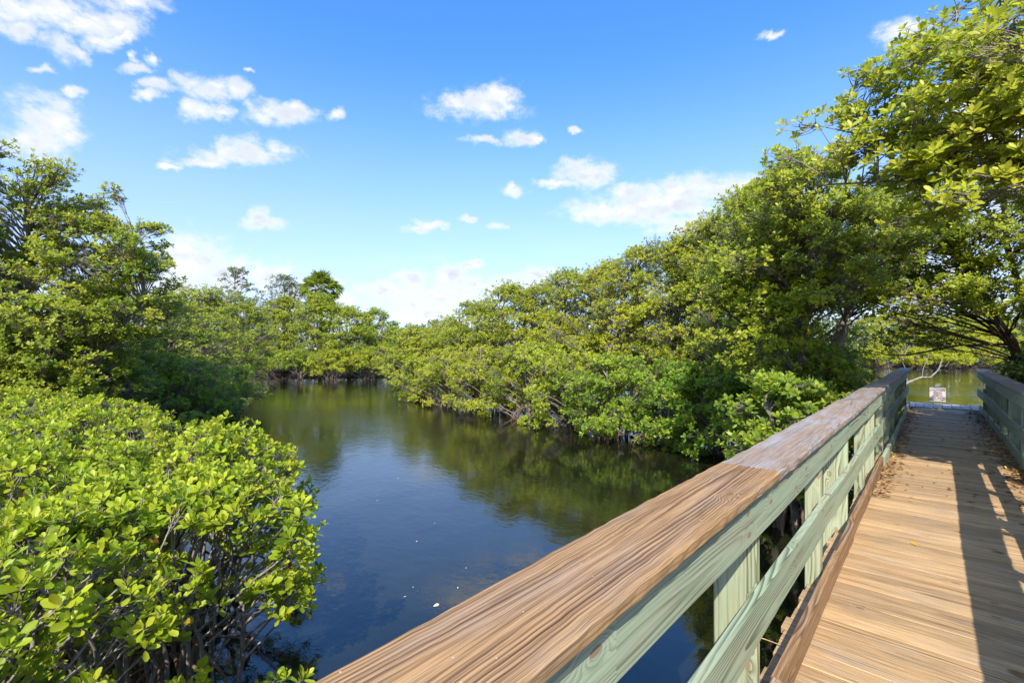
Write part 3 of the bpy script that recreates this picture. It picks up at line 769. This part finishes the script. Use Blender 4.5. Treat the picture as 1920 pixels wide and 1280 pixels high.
shrub('dense low shrub behind the nearest one at the left photo edge', -4.5, 3.9, 1.45, 1.90, 104, 165, 9)
shrub('rounded yellow green shrub with grey twigs showing, inland middle of the hedge', -5.6, 6.0, 1.55, 1.90, 105, 150, 9, LT_MID, lvs=.14)
shrub('far end shrub of the clipped hedge below the big left trees', -7.6, 7.9, 1.7, 1.93, 106, 170, 9, LT_MID, lvs=.14)
shrub('farthest pale shrub of the clipped hedge at the left photo edge', -9.6, 8.6, 1.7, 1.98, 107, 170, 9, LT_MID, lvs=.14)
shrub('flat topped shrub between the rounded one and the left photo edge', -6.9, 5.6, 1.5, 1.90, 108, 150, 9, LT_MID, lvs=.12)

# ------------------------------------------------------------------ right bank: wall of mangroves
GR = 'mangroves on the right bank'
for i, (px, zc, yt, R, col, lab) in enumerate([
        (776, 30, 612, 2.2, (1, 1, 1), 'small sunlit mangrove at the far tip of the right bank'),
        (838, 28.5, 596, 2.4, (1.05, 1, 1), 'yellow green mangrove second from the far tip of the right bank'),
        (892, 27, 562, 2.4, (.9, .95, 1), 'mangrove with a dark ragged top third from the tip of the right bank'),
        (950, 25.5, 528, 2.4, (.95, .95, 1), 'mangrove with two dark tufts on its crown above the right bank'),
        (1015, 24.5, 530, 2.4, (1.05, 1, 1), 'broad yellowish mangrove between the two dark tufts and the single raised sprig'),
        (1072, 23, 502, 2.3, (1, 1, 1), 'mangrove with one raised leafy sprig on the right bank skyline'),
        (1140, 21.5, 490, 2.5, (1.1, 1.02, 1), 'golden green mangrove filling the middle of the right bank'),
        (1215, 19.5, 455, 2.4, (1.05, 1, 1), 'tall mangrove under the long white cloud, left part'),
        (1290, 18, 442, 2.3, (1, 1, 1), 'mangrove with pale bare twigs showing through its crown'),
        (1345, 16.5, 400, 2.1, (1.05, 1, 1), 'mangrove directly under the right end of the long white cloud'),
        (1405, 15, 350, 2.0, (1, 1, 1), 'tall mangrove whose brown forked trunk shows above the railing'),
        (1475, 13.8, 300, 1.9, (.95, 1, 1), 'dark green mangrove left of the boardwalk canopy')]):
    dome_tree(lab, px, zc, yt, R, GR, 200 + i, col=(col[0] * 1.12, col[1] * 1.06, .9), leaf=.092 if zc < 24 else .10, tmpl=LT_MID if zc < 20 else LT_LO, dens=1.0, n_ros=26, bottom=1.1, te=2 if zc > 22 else 1)
for i, (px, zc, yt, R, col, lab) in enumerate([
        (792, 25.8, 668, 1.6, (1, 1, 1), 'low mangrove skirt touching the water at the far tip of the right bank'),
        (850, 23.2, 655, 1.9, (1.05, 1, 1), 'low spreading mangrove with a dark hollow under it on the right bank'),
        (925, 20.8, 650, 2.0, (1.1, 1, 1), 'bright low mangrove overhanging the water before the dark tufted one'),
        (1000, 19.0, 636, 1.9, (.95, 1, 1), 'low mangrove with stilt roots right of the bright overhanging one'),
        (1085, 17, 640, 1.9, (1, 1, 1), 'low mangrove with pale hanging roots in the middle of the right shore'),
        (1165, 15, 665, 1.8, (.95, 1, 1), 'broad leaved low mangrove dipping into the water'),
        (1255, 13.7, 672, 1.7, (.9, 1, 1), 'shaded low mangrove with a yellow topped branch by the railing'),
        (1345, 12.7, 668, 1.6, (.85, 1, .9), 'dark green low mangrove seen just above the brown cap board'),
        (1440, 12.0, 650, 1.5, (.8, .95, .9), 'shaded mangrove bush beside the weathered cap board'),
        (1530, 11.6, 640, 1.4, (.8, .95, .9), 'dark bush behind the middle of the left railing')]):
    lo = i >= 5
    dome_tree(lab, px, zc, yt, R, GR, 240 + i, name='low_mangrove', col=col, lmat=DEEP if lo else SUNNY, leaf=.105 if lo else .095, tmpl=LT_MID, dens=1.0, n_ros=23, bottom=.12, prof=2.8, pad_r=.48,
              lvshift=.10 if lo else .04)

# ------------------------------------------------------------------ trees round the far end of the boardwalk
def limb_tree(label, foot, stems, ell, n_pads, n_ros, seed, group, leaf=.10, tmpl=LT_MID, lmat=SUNNY, col=(1, 1, 1), pad_r=.42, bark=BARK, lvshift=.05, name='mangrove_tree', shell=.55, k=8, limb_r=.03, photo=.6, drop=.55):
    """a leaning tree: explicit stems, crown filling the given ellipsoids (cx,cy,cz,rx,ry,rz), all relative to the foot"""
    rng = np.random.default_rng(seed)
    root = thing(name, label, 'mangrove', (foot[0], foot[1], 0), group)
    vol = np.array([e[3] * e[4] * e[5] for e in ell]) ** .75; cnt = np.maximum(3, (vol / vol.sum() * n_pads)).astype(int)
    P = []
    for e, c in zip(ell, cnt):
        v = unit(rng.normal(0, 1, (c, 3))) * rng.uniform(shell, 1.0, (c, 1)) ** .7
        P.append(np.array(e[:3]) + v * np.array(e[3:]))
    pads = np.concatenate(P)
    grow(root, rng, [(np.array(s[0], float), *s[1:]) for s in stems], pads, pad_r * rng.uniform(.6, 1.25, len(pads)), n_ros, k, leaf, tmpl, lmat, bark, col,
         centre=pads.mean(0) - [0, 0, .8], roots=prop_roots(rng, 12, .9, 1.3, .03), lvshift=lvshift, flat=.55, limb_r=limb_r, photo=photo, drop=drop)
    return root
GE = 'mangroves arching over the boardwalk'
# big near tree off to the right: its crown hangs over the walk
limb_tree('big near mangrove hanging bright leaves over the boardwalk at the top right corner', (3.0, 7.2),
          [([[0, 0, -.3], [-.2, .0, 2.0], [-.9, -.1, 3.9], [-1.5, -.1, 5.2], [-1.9, -.2, 6.6]], (.10, .03)), ([[.1, .2, -.3], [.4, .5, 2.5], [.2, .9, 5], [-.3, 1.0, 7.0]], (.12, .04)),
           ([[0, 0, 1.6], [-.7, .5, 3.3], [-1.7, .7, 4.5], [-2.9, .7, 5.3], [-3.9, .8, 5.8]], (.045, .012)), ([[-.1, 0, 2.2], [-.9, .1, 3.9], [-2.0, .2, 4.5], [-3.2, .2, 4.8], [-4.2, .3, 5.0]], (.04, .01)), ([[-.2, 0, 2.6], [-.6, -.4, 4.4], [-1.0, -.6, 6.0], [-1.3, -.8, 7.6]], (.05, .012)), ([[-.9, -.1, 3.9], [-2.0, .1, 5.6], [-2.9, .3, 6.4]], (.035, .012))],
          [(-1.2, .6, 6.2, 1.8, 1.3, 1.2), (-2.6, -.1, 5.4, 1.5, 1.1, .9), (-.6, 1.2, 7.1, 1.7, 1.3, .9), (-3.0, .7, 6.2, 1.1, .9, .7), (-1.7, -.1, 4.8, 1.9, 1.0, .7), (-2.9, -.3, 4.7, 1.0, .8, .5), (-3.7, .6, 5.6, 1.1, .7, .7), (0, -.3, 5.3, 1.5, 1.2, 1.2), (-.3, .3, 6.4, 1.3, 1.1, .8)],
          440, 14, 301, GE, leaf=.088, tmpl=LT_HI, pad_r=.36, lvshift=.22, lmat=SUNNY, col=(1.1, 1.06, .9), limb_r=.014, drop=.12, photo=.85, shell=.3)
limb_tree('mangrove with two leaning brown trunks beside the right railing', (1.95, 17.5),
          [([[0, 0, -.3], [-.12, -.2, 1.5], [-.7, -1.1, 3.2], [-1.4, -2.3, 4.7], [-1.9, -3.2, 6.0]], (.14, .04)), ([[.3, .1, -.3], [.2, -.1, 1.6], [-.2, -.8, 3.2], [-.7, -1.9, 5.0], [-.8, -2.6, 6.2]], (.12, .035)),
           ([[-.6, -.9, 2.9], [-1.5, -1.3, 2.85], [-2.6, -1.6, 2.62], [-3.2, -1.7, 2.72]], (.032, .010), .7), ([[.5, -.3, -.3], [.6, -.8, 2.0], [.5, -1.6, 4.2]], (.08, .03))],
          [(-1.7, -3.4, 6.0, 1.6, 1.5, 1.0), (-1.2, -3.2, 5.4, 1.2, 1.4, .9), (-1.9, -2.9, 4.9, 1.5, 1.2, .6), (1.1, -2.8, 4.2, .9, 1.0, .9), (-2.4, -1.7, 3.1, 1.0, .6, .35), (.6, -.9, 2.8, .7, .9, .9), (-1.5, -2.8, 4.4, 1.2, 1.0, .45),
           (-2.2, -4.0, 3.9, 1.2, 1.0, .45), (-1.2, -3.3, 3.95, 1.1, .9, .5), (-.4, -2.8, 4.1, .8, .8, .6), (.2, .5, 3.0, .8, .7, 1.0), (.7, -2.2, 5.4, 1.0, 1.2, .9)],
          300, 18, 302, GE, leaf=.086, bark=BARK_RED, drop=.2, limb_r=.018, photo=.7)
limb_tree('leafy mangrove behind the big near one, right of the railing', (3.6, 10.6),
          [([[0, 0, -.3], [-.2, .0, 2.4], [-.6, -.1, 4.4], [-1.0, -.1, 6.0]], (.12, .035)), ([[.2, .2, -.3], [.5, .4, 2.5], [.6, .5, 5.6]], (.10, .035))],
          [(-.6, -.2, 5.8, 1.9, 1.7, 1.4), (.6, .2, 5.6, 1.8, 1.8, 1.6), (-1.6, -.3, 5.0, 1.5, 1.4, .7)], 170, 16, 305, GE, leaf=.105)
limb_tree('tall mangrove left of the planks whose crown rises above the near railing', (-2.2, 11.4),
          [([[0, 0, -.3], [.1, -.1, 2.0], [.3, -.4, 4.0], [.4, -.6, 5.9]], (.10, .03)), ([[-.2, .1, -.3], [-.6, .2, 2.2], [-.9, .0, 4.0], [-1.0, -.2, 5.2]], (.09, .025)), ([[.2, .1, -.3], [.7, .4, 2.6], [1.2, .6, 4.6]], (.08, .025))],
          [(.2, -.5, 5.3, 1.4, 1.3, 1.1), (-.6, -.2, 4.5, 1.3, 1.3, 1.2), (.9, .2, 4.9, 1.4, 1.3, .9), (.2, -1.5, 4.3, 1.5, 1.1, .9), (-.7, -1.1, 3.1, 1.2, 1.0, 1.0), (.5, -1.6, 5.6, .9, .8, .7)],
          270, 21, 303, GE, leaf=.086, tmpl=LT_MID, drop=.3, photo=.7)
limb_tree('mangrove leaning in from the left over the far planks', (-2.3, 14.6),
          [([[0, 0, -.3], [.2, -.1, 2.0], [.7, -.3, 3.8], [1.3, -.4, 5.2]], (.12, .04)), ([[-.3, .2, -.3], [-.4, .2, 2.4], [-.2, .0, 5.2]], (.10, .04))],
          [(.3, -.2, 5.2, 2.0, 1.9, 1.3), (1.2, -.5, 4.6, 1.4, 1.3, .6), (-.8, 0, 4.4, 1.4, 1.6, 1.3)], 130, 17, 304, GE, leaf=.10, lmat=DEEP, lvshift=.12)
for i, (x, y, H, R, lab) in enumerate([(-1.75, 8.4, 2.5, .85, 'shaded bush under the canopy just outside the left railing'), (-1.9, 11.4, 2.9, .9, 'dark bush beyond the shaded one outside the left railing'), (-1.9, 13.4, 2.8, .9, 'third dark bush along the left railing near the dock'), (-2.0, 15.6, 2.7, .9, 'bush at the dock end of the left railing'),
                                     (1.95, 1.0, 3.0, .80, 'nearest bush outside the right railing'), (1.95, 2.9, 3.0, .85, 'second bush outside the right railing'), (1.95, 4.9, 3.0, .80, 'third bush outside the right railing'),
                                     (2.2, 10.2, 2.9, .95, 'dark bush behind the right railing at the photo edge'), (2.3, 12.4, 2.8, .9, 'bush at the foot of the two leaning trunks'), (2.05, 16.0, 3.1, 1.0, 'leafy bush behind the dock end of the right railing')]):
    dome_tree(lab, 0, 0, 0, R, 'bushes along the boardwalk sides', 320 + i, cat='bush', name='mangrove_bush', pos=(x, y), H=H, lmat=DEEP, dens=1.3, n_ros=18, pad_r=.40, bottom=.3, prof=3, leaf=.10, lvshift=.08)
dome_tree('tall mangrove behind the right railing mostly outside the photo edge', 0, 0, 0, 2.0, GE, 330, pos=(4.4, 11.0), H=7.0, bottom=1.5, n_ros=18)

# ------------------------------------------------------------------ left bank
GL = 'mangroves on the left bank'
def ld(x, y): return (x * CT, x * ST)
x0, y0 = at(40, 11.5)
limb_tree('big mangrove with bare grey limbs fanning to the right on the left bank', (x0, y0),
          [([[0, 0, -.3], [.4 * CT, .4 * ST, 1.6], [1.3 * CT, 1.3 * ST, 3.4], [2.4 * CT, 2.4 * ST, 4.9], [2.9 * CT, 2.9 * ST, 5.4]], (.12, .010)), ([[-.2, 0, -.3], [-.3, 0, 2.2], [-.1, .1, 4.4], [.3, .1, 6.4]], (.12, .03)),
           ([[.2, 0, -.3], [1.0 * CT, 1.0 * ST, 1.4], [2.2 * CT, 2.2 * ST, 2.9], [3.0 * CT, 3.0 * ST, 4.0]], (.06, .02))],
          [(0, 0, 6.0, 1.9, 1.8, 1.3), (1.0 * CT, 1.0 * ST, 6.6, 1.2, 1.2, .7), (2.0 * CT, 2.0 * ST, 5.0, 1.6, 1.4, .9), (2.8 * CT, 2.8 * ST, 4.6, 1.0, .9, .6), (2.2 * CT, 2.2 * ST, 3.6, 1.5, 1.5, .8), (.2, .2, 3.6, 2.2, 1.8, 1.4), (-1.2, -.9, 4.6, 1.4, 1.4, 1.3), (3.0 * CT, 3.0 * ST, 4.0, .8, .8, .4), (2.5 * CT, 2.5 * ST, 5.5, 1.0, .9, .55), (1.5 * CT, 1.5 * ST, 5.4, 1.3, 1.2, .8), (1.2 * CT, 1.2 * ST, 2.2, 1.9, 1.6, 1.0), (1.6 * CT + .5, 1.6 * ST - .5, 3.0, 1.6, 1.5, 1.0), (.3, -.6, 2.6, 2.2, 1.2, 1.2)],
          640, 16, 401, GL, leaf=.09, lmat=DEEP, lvshift=.18, pad_r=.36, col=(1.1, 1, 1), photo=.7, limb_r=.022)
x0, y0 = at(-190, 10)
limb_tree('mangrove whose high branch tip reaches in at the upper left photo edge', (x0, y0),
          [([[0, 0, -.3], [.1, 0, 2.5], [.5 * CT, .5 * ST, 5.0], [1.2 * CT, 1.2 * ST, 6.5]], (.13, .03)), ([[-.2, 0, -.3], [-.5, 0, 3], [-.7, 0, 6]], (.1, .03))],
          [(.2, 0, 7.3, 1.5, 1.3, .8), (1.1 * CT, 1.1 * ST, 7.3, 1.0, .9, .5), (0, 0, 5.4, 1.6, 1.4, .9), (.6 * CT, .6 * ST, 3.2, 1.7, 1.5, 1.2), (0, 0, 2.2, 1.7, 1.7, 1.2)], 250, 16, 402, GL, leaf=.09, lmat=DEEP, lvshift=.14, photo=.7, limb_r=.022, pad_r=.36)
for i, (px, zc, yt, R, col, lm, lab) in enumerate([
        (300, 17.5, 545, 2.3, (1, 1, 1), DEEP, 'dense green mangrove right behind the fanning grey limbs'),
        (372, 24, 536, 2.6, (1.1, 1.05, 1), SUNNY, 'yellow green mangrove below the low cloud on the left bank'),
        (445, 31, 552, 2.8, (1, 1, 1), SUNNY, 'mangrove on the left bank below the sparse bare tree'),
        (190, 15, 560, 2.2, (1, 1, 1), DEEP, 'dark mangrove under the fanning grey limbs'),
        (60, 13, 610, 2.0, (.95, 1, 1), DEEP, 'shaded mangrove above the far end of the hedge'),
        (330, 15.6, 660, 1.7, (.85, 1, .95), DEEP, 'low shaded mangrove over dark water left of the creek'),
        (405, 20.4, 668, 1.6, (.9, 1, 1), DEEP, 'low mangrove at the left waterline before the drooping branches'),
        (225, 13.2, 680, 1.5, (.8, .95, .95), DEEP, 'low dark bush between the hedge and the left trees'),
        (425, 27.5, 655, 1.9, (1, 1, 1), SUNNY, 'low bright mangrove on the left shore at the creek bend')]):
    low_ = yt > 640
    dome_tree(lab, px, zc, yt, R, GL, 420 + i, name='low_mangrove' if low_ else 'mangrove_tree', col=col, lmat=lm, leaf=.092, tmpl=LT_MID if zc < 20 else LT_LO, n_ros=25, bottom=.4, lvshift=.06 if lm is DEEP else 0)
x0, y0 = at(352, 18.6)
limb_tree('drooping branches dipping into the creek beyond the hedge tip', (x0, y0), [([[0, 0, -.3], [.5 * CT, .5 * ST, 1.2], [1.3 * CT, 1.3 * ST, 1.2], [1.9 * CT, 1.9 * ST, .7]], (.05, .02))],
          [(1.0 * CT, 1.0 * ST, 1.1, .9, .8, .5), (1.7 * CT, 1.7 * ST, .6, .6, .6, .35), (.6 * CT, .6 * ST, .6, .8, .8, .4), (1.3 * CT, 1.3 * ST, .3, .7, .7, .25)], 46, 16, 440, GL, name='low_mangrove', leaf=.09, lmat=DEEP, pad_r=.3, lvshift=.1, col=(.9, 1, .95))

# ------------------------------------------------------------------ trees across the head of the creek
GB = 'mangroves across the head of the creek'
for i, (px, zc, yt, R, col, lab) in enumerate([
        (478, 46, 585, 2.9, (.95, 1, 1), 'mangrove left of the palm across the creek'),
        (535, 46.5, 556, 3.0, (1.08, 1.02, 1), 'tall light green mangrove in front of the dark ragged tree'),
        (600, 46, 552, 2.9, (1, 1, 1), 'light green mangrove directly in front of the palm'),
        (655, 46.5, 574, 3.0, (1, 1, 1), 'rounded mangrove right of the palm'),
        (703, 48, 578, 2.8, (.92, 1, 1), 'mangrove with a knobbly dark green top near the creek gap'),
        (748, 51, 615, 3.0, (.9, .95, 1), 'small far mangrove closing the gap at the head of the creek'),
        (800, 55, 616, 3.4, (.9, .95, 1), 'far mangrove seen over the tip of the right bank'),
        (410, 48, 560, 3.0, (1, 1, 1), 'mangrove behind the left bank below the sparse tree'),
        (340, 50, 560, 3.4, (1, 1, 1), 'distant mangrove behind the left bank trees'),
        (500, 43.8, 650, 2.2, (.8, .95, 1), 'low shaded mangrove over dark roots across the creek'),
        (560, 43.6, 655, 2.0, (.85, .95, 1), 'low mangrove with reddish stilt roots across the creek'),
        (622, 43.4, 655, 2.2, (1.1, 1.02, 1), 'bright low mangrove dipping into the far creek water'),
        (690, 45, 650, 2.3, (1.05, 1, 1), 'low yellowish mangrove at the far waterline near the gap')]):
    dome_tree(lab, px, zc, yt, R, GB, 500 + i, col=col, leaf=.15, tmpl=LT_LO, n_ros=22, dens=1.05, inner=.35, pad_r=.66, bottom=1.2 if yt > 640 and px < 600 else .5, te=3, k=7, name='low_mangrove' if yt > 640 else 'mangrove_tree')
dome_tree('dark ragged tree standing left of the palm', 530, 50, 515, 3.2, 'trees behind the creek mangroves', 520, cat='tree', name='dark_tree', lmat=DARK, leaf=.16, tmpl=LT_LO, n_ros=12, dens=.75, col=(1.3, 1.3, 1.1), pad_r=.7, bottom=3.5, inner=.5, te=2, k=6)
dome_tree('small dark tree far behind the creek bend', 770, 75, 606, 3.2, 'trees behind the creek mangroves', 521, cat='tree', name='dark_tree', lmat=DARK, leaf=.2, tmpl=LT_LO, n_ros=12, dens=.8, pad_r=.9, te=3)
dome_tree('reddish brown tinged dark tree on the far skyline', 815, 72, 600, 3.4, 'trees behind the creek mangroves', 522, cat='tree', name='dark_tree', lmat=DARK, leaf=.2, tmpl=LT_LO, n_ros=12, dens=.8, pad_r=.9, te=3, col=(1.5, .95, .9))
dome_tree('dark rounded tree on the far skyline beside the reddish one', 858, 70, 602, 3.4, 'trees behind the creek mangroves', 523, cat='tree', name='dark_tree', lmat=DARK, leaf=.2, tmpl=LT_LO, n_ros=12, dens=.8, pad_r=.9, te=3)

# sparse, nearly bare tree on the skyline
def sparse_tree(label, px, zc, ytop, R, seed):
    rng = np.random.default_rng(seed); x, y = at(px, zc); H = hgt(ytop, zc)
    root = thing('sparse_tree', label, 'tree', (x, y, 0), None)
    n = 90; th = rng.uniform(0, 6.28, n); f = rng.uniform(.05, 1, n); rr = R * np.sqrt(rng.uniform(0, 1, n)) * np.sqrt(np.clip(1.15 - f, .1, 1))
    pads = np.stack([rr * np.cos(th), rr * np.sin(th), H * .60 + H * .40 * f], 1)
    stems = [(np.array([[0, 0, -.2], [.1, 0, H * .4], [-.1, .1, H * .6], [0, 0, H * .88]]), (.14, .03)), (np.array([[0, 0, H * .45], [.5, .2, H * .65], [R * .5, .3, H * .85]]), (.07, .02)), (np.array([[0, 0, H * .45], [-.5, -.2, H * .62], [-R * .5, -.3, H * .82]]), (.07, .02))]
    grow(root, rng, stems, pads, .28 * rng.uniform(.6, 1.4, n), 7, 6, .13, LT_LO, DARK, BARK, up=.5, out=.5, limb_r=.025, twig_r=.008, col=(1.6, 1.4, 1.2), lvshift=.25)
sparse_tree('sparse grey tree with thin open twigs against the low cloud', 440, 44, 500, 2.1, 530)

def palm(label, px, zc, ytop, seed):
    rng = np.random.default_rng(seed); x, y = at(px, zc); H = hgt(ytop, zc) - 1.3
    root = thing('cabbage_palm', label, 'palm', (x, y, 0), None)
    K = 14; tr = np.stack([np.linspace(0, .15, K), np.zeros(K), np.linspace(-.2, H, K)], 1)
    v, q = tubes(tr[None], np.full((1, K), .17), 9); mesh_obj('trunk', v, [q], BARK, root)
    P, Dd, Nn, Ln, Wd, Lv = [], [], [], [], [], []
    stalk = []
    for i in range(90):
        a = rng.uniform(0, 6.28); el = rng.uniform(-1.1, 1.35)
        d = np.array([math.cos(a) * math.cos(el), math.sin(a) * math.cos(el), math.sin(el)])
        b = np.array([.15, 0, H]); tip = b + d * rng.uniform(.9, 1.6)
        stalk.append(bez(b[None], ((b + tip) / 2 + [0, 0, .15])[None], tip[None], 5))
        u = unit(np.cross(d, [0, 0, 1.])); v_ = np.cross(u, d)
        for s in np.linspace(-1.25, 1.25, 17):           # one fan of narrow blades
            dd = d * math.cos(s) + u * math.sin(s) + np.array([0, 0, -.35 * abs(s)])
            P.append(tip); Dd.append(dd); Nn.append(v_ + rng.normal(0, .15, 3)); Ln.append(rng.uniform(.75, 1.05)); Wd.append(.09); Lv.append(np.clip(.25 + .3 * math.sin(el) + rng.normal(0, .12), 0, .9))
    v, q = merge([tubes(s, np.full((1, 5), .018), 3) for s in stalk]); mesh_obj('stalk_head', v, [q], BARK, root)
    o = leaves_mesh('crown', np.array(P), np.array(Dd), np.array(Nn), np.array(Ln), np.array(Wd), np.array(Lv), LT_LO, SUNNY, root, rng.uniform(.1, .5, len(P)))
    o.color = (1.0, 1.05, .9, 1)
palm('round headed cabbage palm rising above the creek mangroves', 601, 49, 523, 540)

# ------------------------------------------------------------------ far bank of the river behind the dock
GF = 'mangroves on the far river bank'
for i, (px, zc, yt, R, lab) in enumerate([(1640, 68, 590, 3.6, 'far river mangrove partly hidden by the trunks left of the planks'), (1700, 67.5, 578, 3.6, 'far river mangrove behind the pale dead tree'), (1755, 67, 592, 3.4, 'bright lime mangrove straight behind the white sign across the river'),
                                          (1810, 67.5, 584, 3.5, 'bright mangrove right of the sign across the river'), (1862, 68, 596, 3.5, 'far river mangrove showing between the two leaning trunks'), (1925, 69, 590, 3.6, 'far river mangrove at the right photo edge'),
                                          (1725, 64.8, 650, 2.2, 'low lime mangrove at the waterline left of the sign'), (1785, 64.8, 652, 2.1, 'low lime mangrove at the waterline right of the sign')]):
    dome_tree(lab, px, zc, yt, R, GF, 600 + i, col=(1.25, 1.15, .9), leaf=.18, tmpl=LT_LO, n_ros=20, dens=1.0, inner=.35, pad_r=.75, te=3, k=7, bottom=.8, lvshift=.1)
# the long hedge of trees further along both banks, seen only as one mass
def mass(name, label, spots, seed):
    rng = np.random.default_rng(seed); P = []
    for px, zc, H, R in spots:
        x, y = at(px, zc); n = 260
        v = unit(rng.normal(0, 1, (n, 3))) * rng.uniform(.6, 1.0, (n, 1)); v[:, 2] = np.abs(v[:, 2])
        P.append(np.array([x, y, .3]) + v * np.array([R, R, H - .3]))
    P = np.concatenate(P); P = np.repeat(P, 5, 0) + rng.normal(0, .5, (len(P) * 5, 3)); P[:, 2] = np.maximum(P[:, 2], .2)
    A = unit(rng.normal(0, .5, P.shape) + [0, 0, 1])
    b, d, n, ln, wd, yg = rosettes(rng, P, A, 6, .34)
    lv = np.clip(.25 + np.repeat(np.repeat(rng.normal(0, .15, len(P) // 5), 5), 6) + .3 * yg, 0, .95)
    o = leaves_mesh(name, b, d, n, ln, wd, lv, LT_LO, DEEP, None); o['label'] = label
    return kind(o, 'stuff')
sp = [(px, 92 + 14 * math.sin(px), 8.0 + 1.2 * math.sin(px * 1.7), 6.5) for px in range(-200, 1500, 110)] + [(px, 80, 9.0 + math.sin(px), 6) for px in range(1560, 2100, 80)]
mass('far_woods', 'far off band of woods along the horizon', sp, 700)

# pale dead tree leaning over the river behind the railing end
def dead_tree(label, px, zc, seed):
    rng = np.random.default_rng(seed); x, y = at(px, zc)
    root = thing('dead_tree', label, 'dead tree', (x, y, 0), None)
    r = np.array([CT, ST])
    def pt(a, z, b=0):
        a *= .62; z = .1 + z * .78
        return [a * r[0] - b * ST, a * r[1] + b * CT, z]
    main = [pt(0, -.3), pt(.5, .9), pt(1.4, 1.45), pt(2.4, 1.75), pt(3.1, 1.75), pt(3.7, 2.2), pt(4.0, 2.9)]
    v, q = tubes(np.array([main]), np.linspace(.075, .022, 7)[None], 7); mesh_obj('trunk', v, [q], BARK_PALE, root)
    br = [[pt(1.4, 1.45), pt(1.3, 2.2), pt(1.0, 2.8), pt(1.05, 3.6)], [pt(1.0, 2.8), pt(.6, 3.4), pt(.2, 3.7), pt(.0, 4.2)], [pt(1.05, 3.0), pt(1.5, 3.6), pt(1.8, 4.0), pt(1.9, 4.6)],
          [pt(3.7, 2.2), pt(4.0, 2.4), pt(4.3, 2.4), pt(4.6, 2.7)], [pt(2.4, 1.75), pt(2.6, 2.3), pt(2.9, 2.9), pt(3.0, 3.6)], [pt(.2, .3), pt(.1, 1.2), pt(.0, 2.0), pt(-.1, 2.8)]]
    b = np.array(br) + rng.normal(0, .04, (len(br), 4, 3))
    v, q = tubes(b, np.tile(np.linspace(.024, .008, 4), (len(br), 1)), 5); mesh_obj('branchwork', v, [q], BARK_PALE, root)
dead_tree('pale bare dead tree leaning over the river beyond the left railing end', 1668, 22, 710)

# stray twig resting on the plank ends
v, q = tubes(bez(np.array([[-.20, .0, 0.]]), np.array([[-.05, .03, .012]]), np.array([[.14, .01, .004]]), 8), np.linspace(.004, .002, 8)[None], 5)
o = mesh_obj('twig', v, [q], bark_mat('twig_tan', (.5, .3, .14), (.6, .42, .22), (.3, .18, .08)), None, loc=(-.66, 2.86, ZD + .006)); tag(o, 'thin tan twig sticking out from the plank ends below the left railing', 'twig')
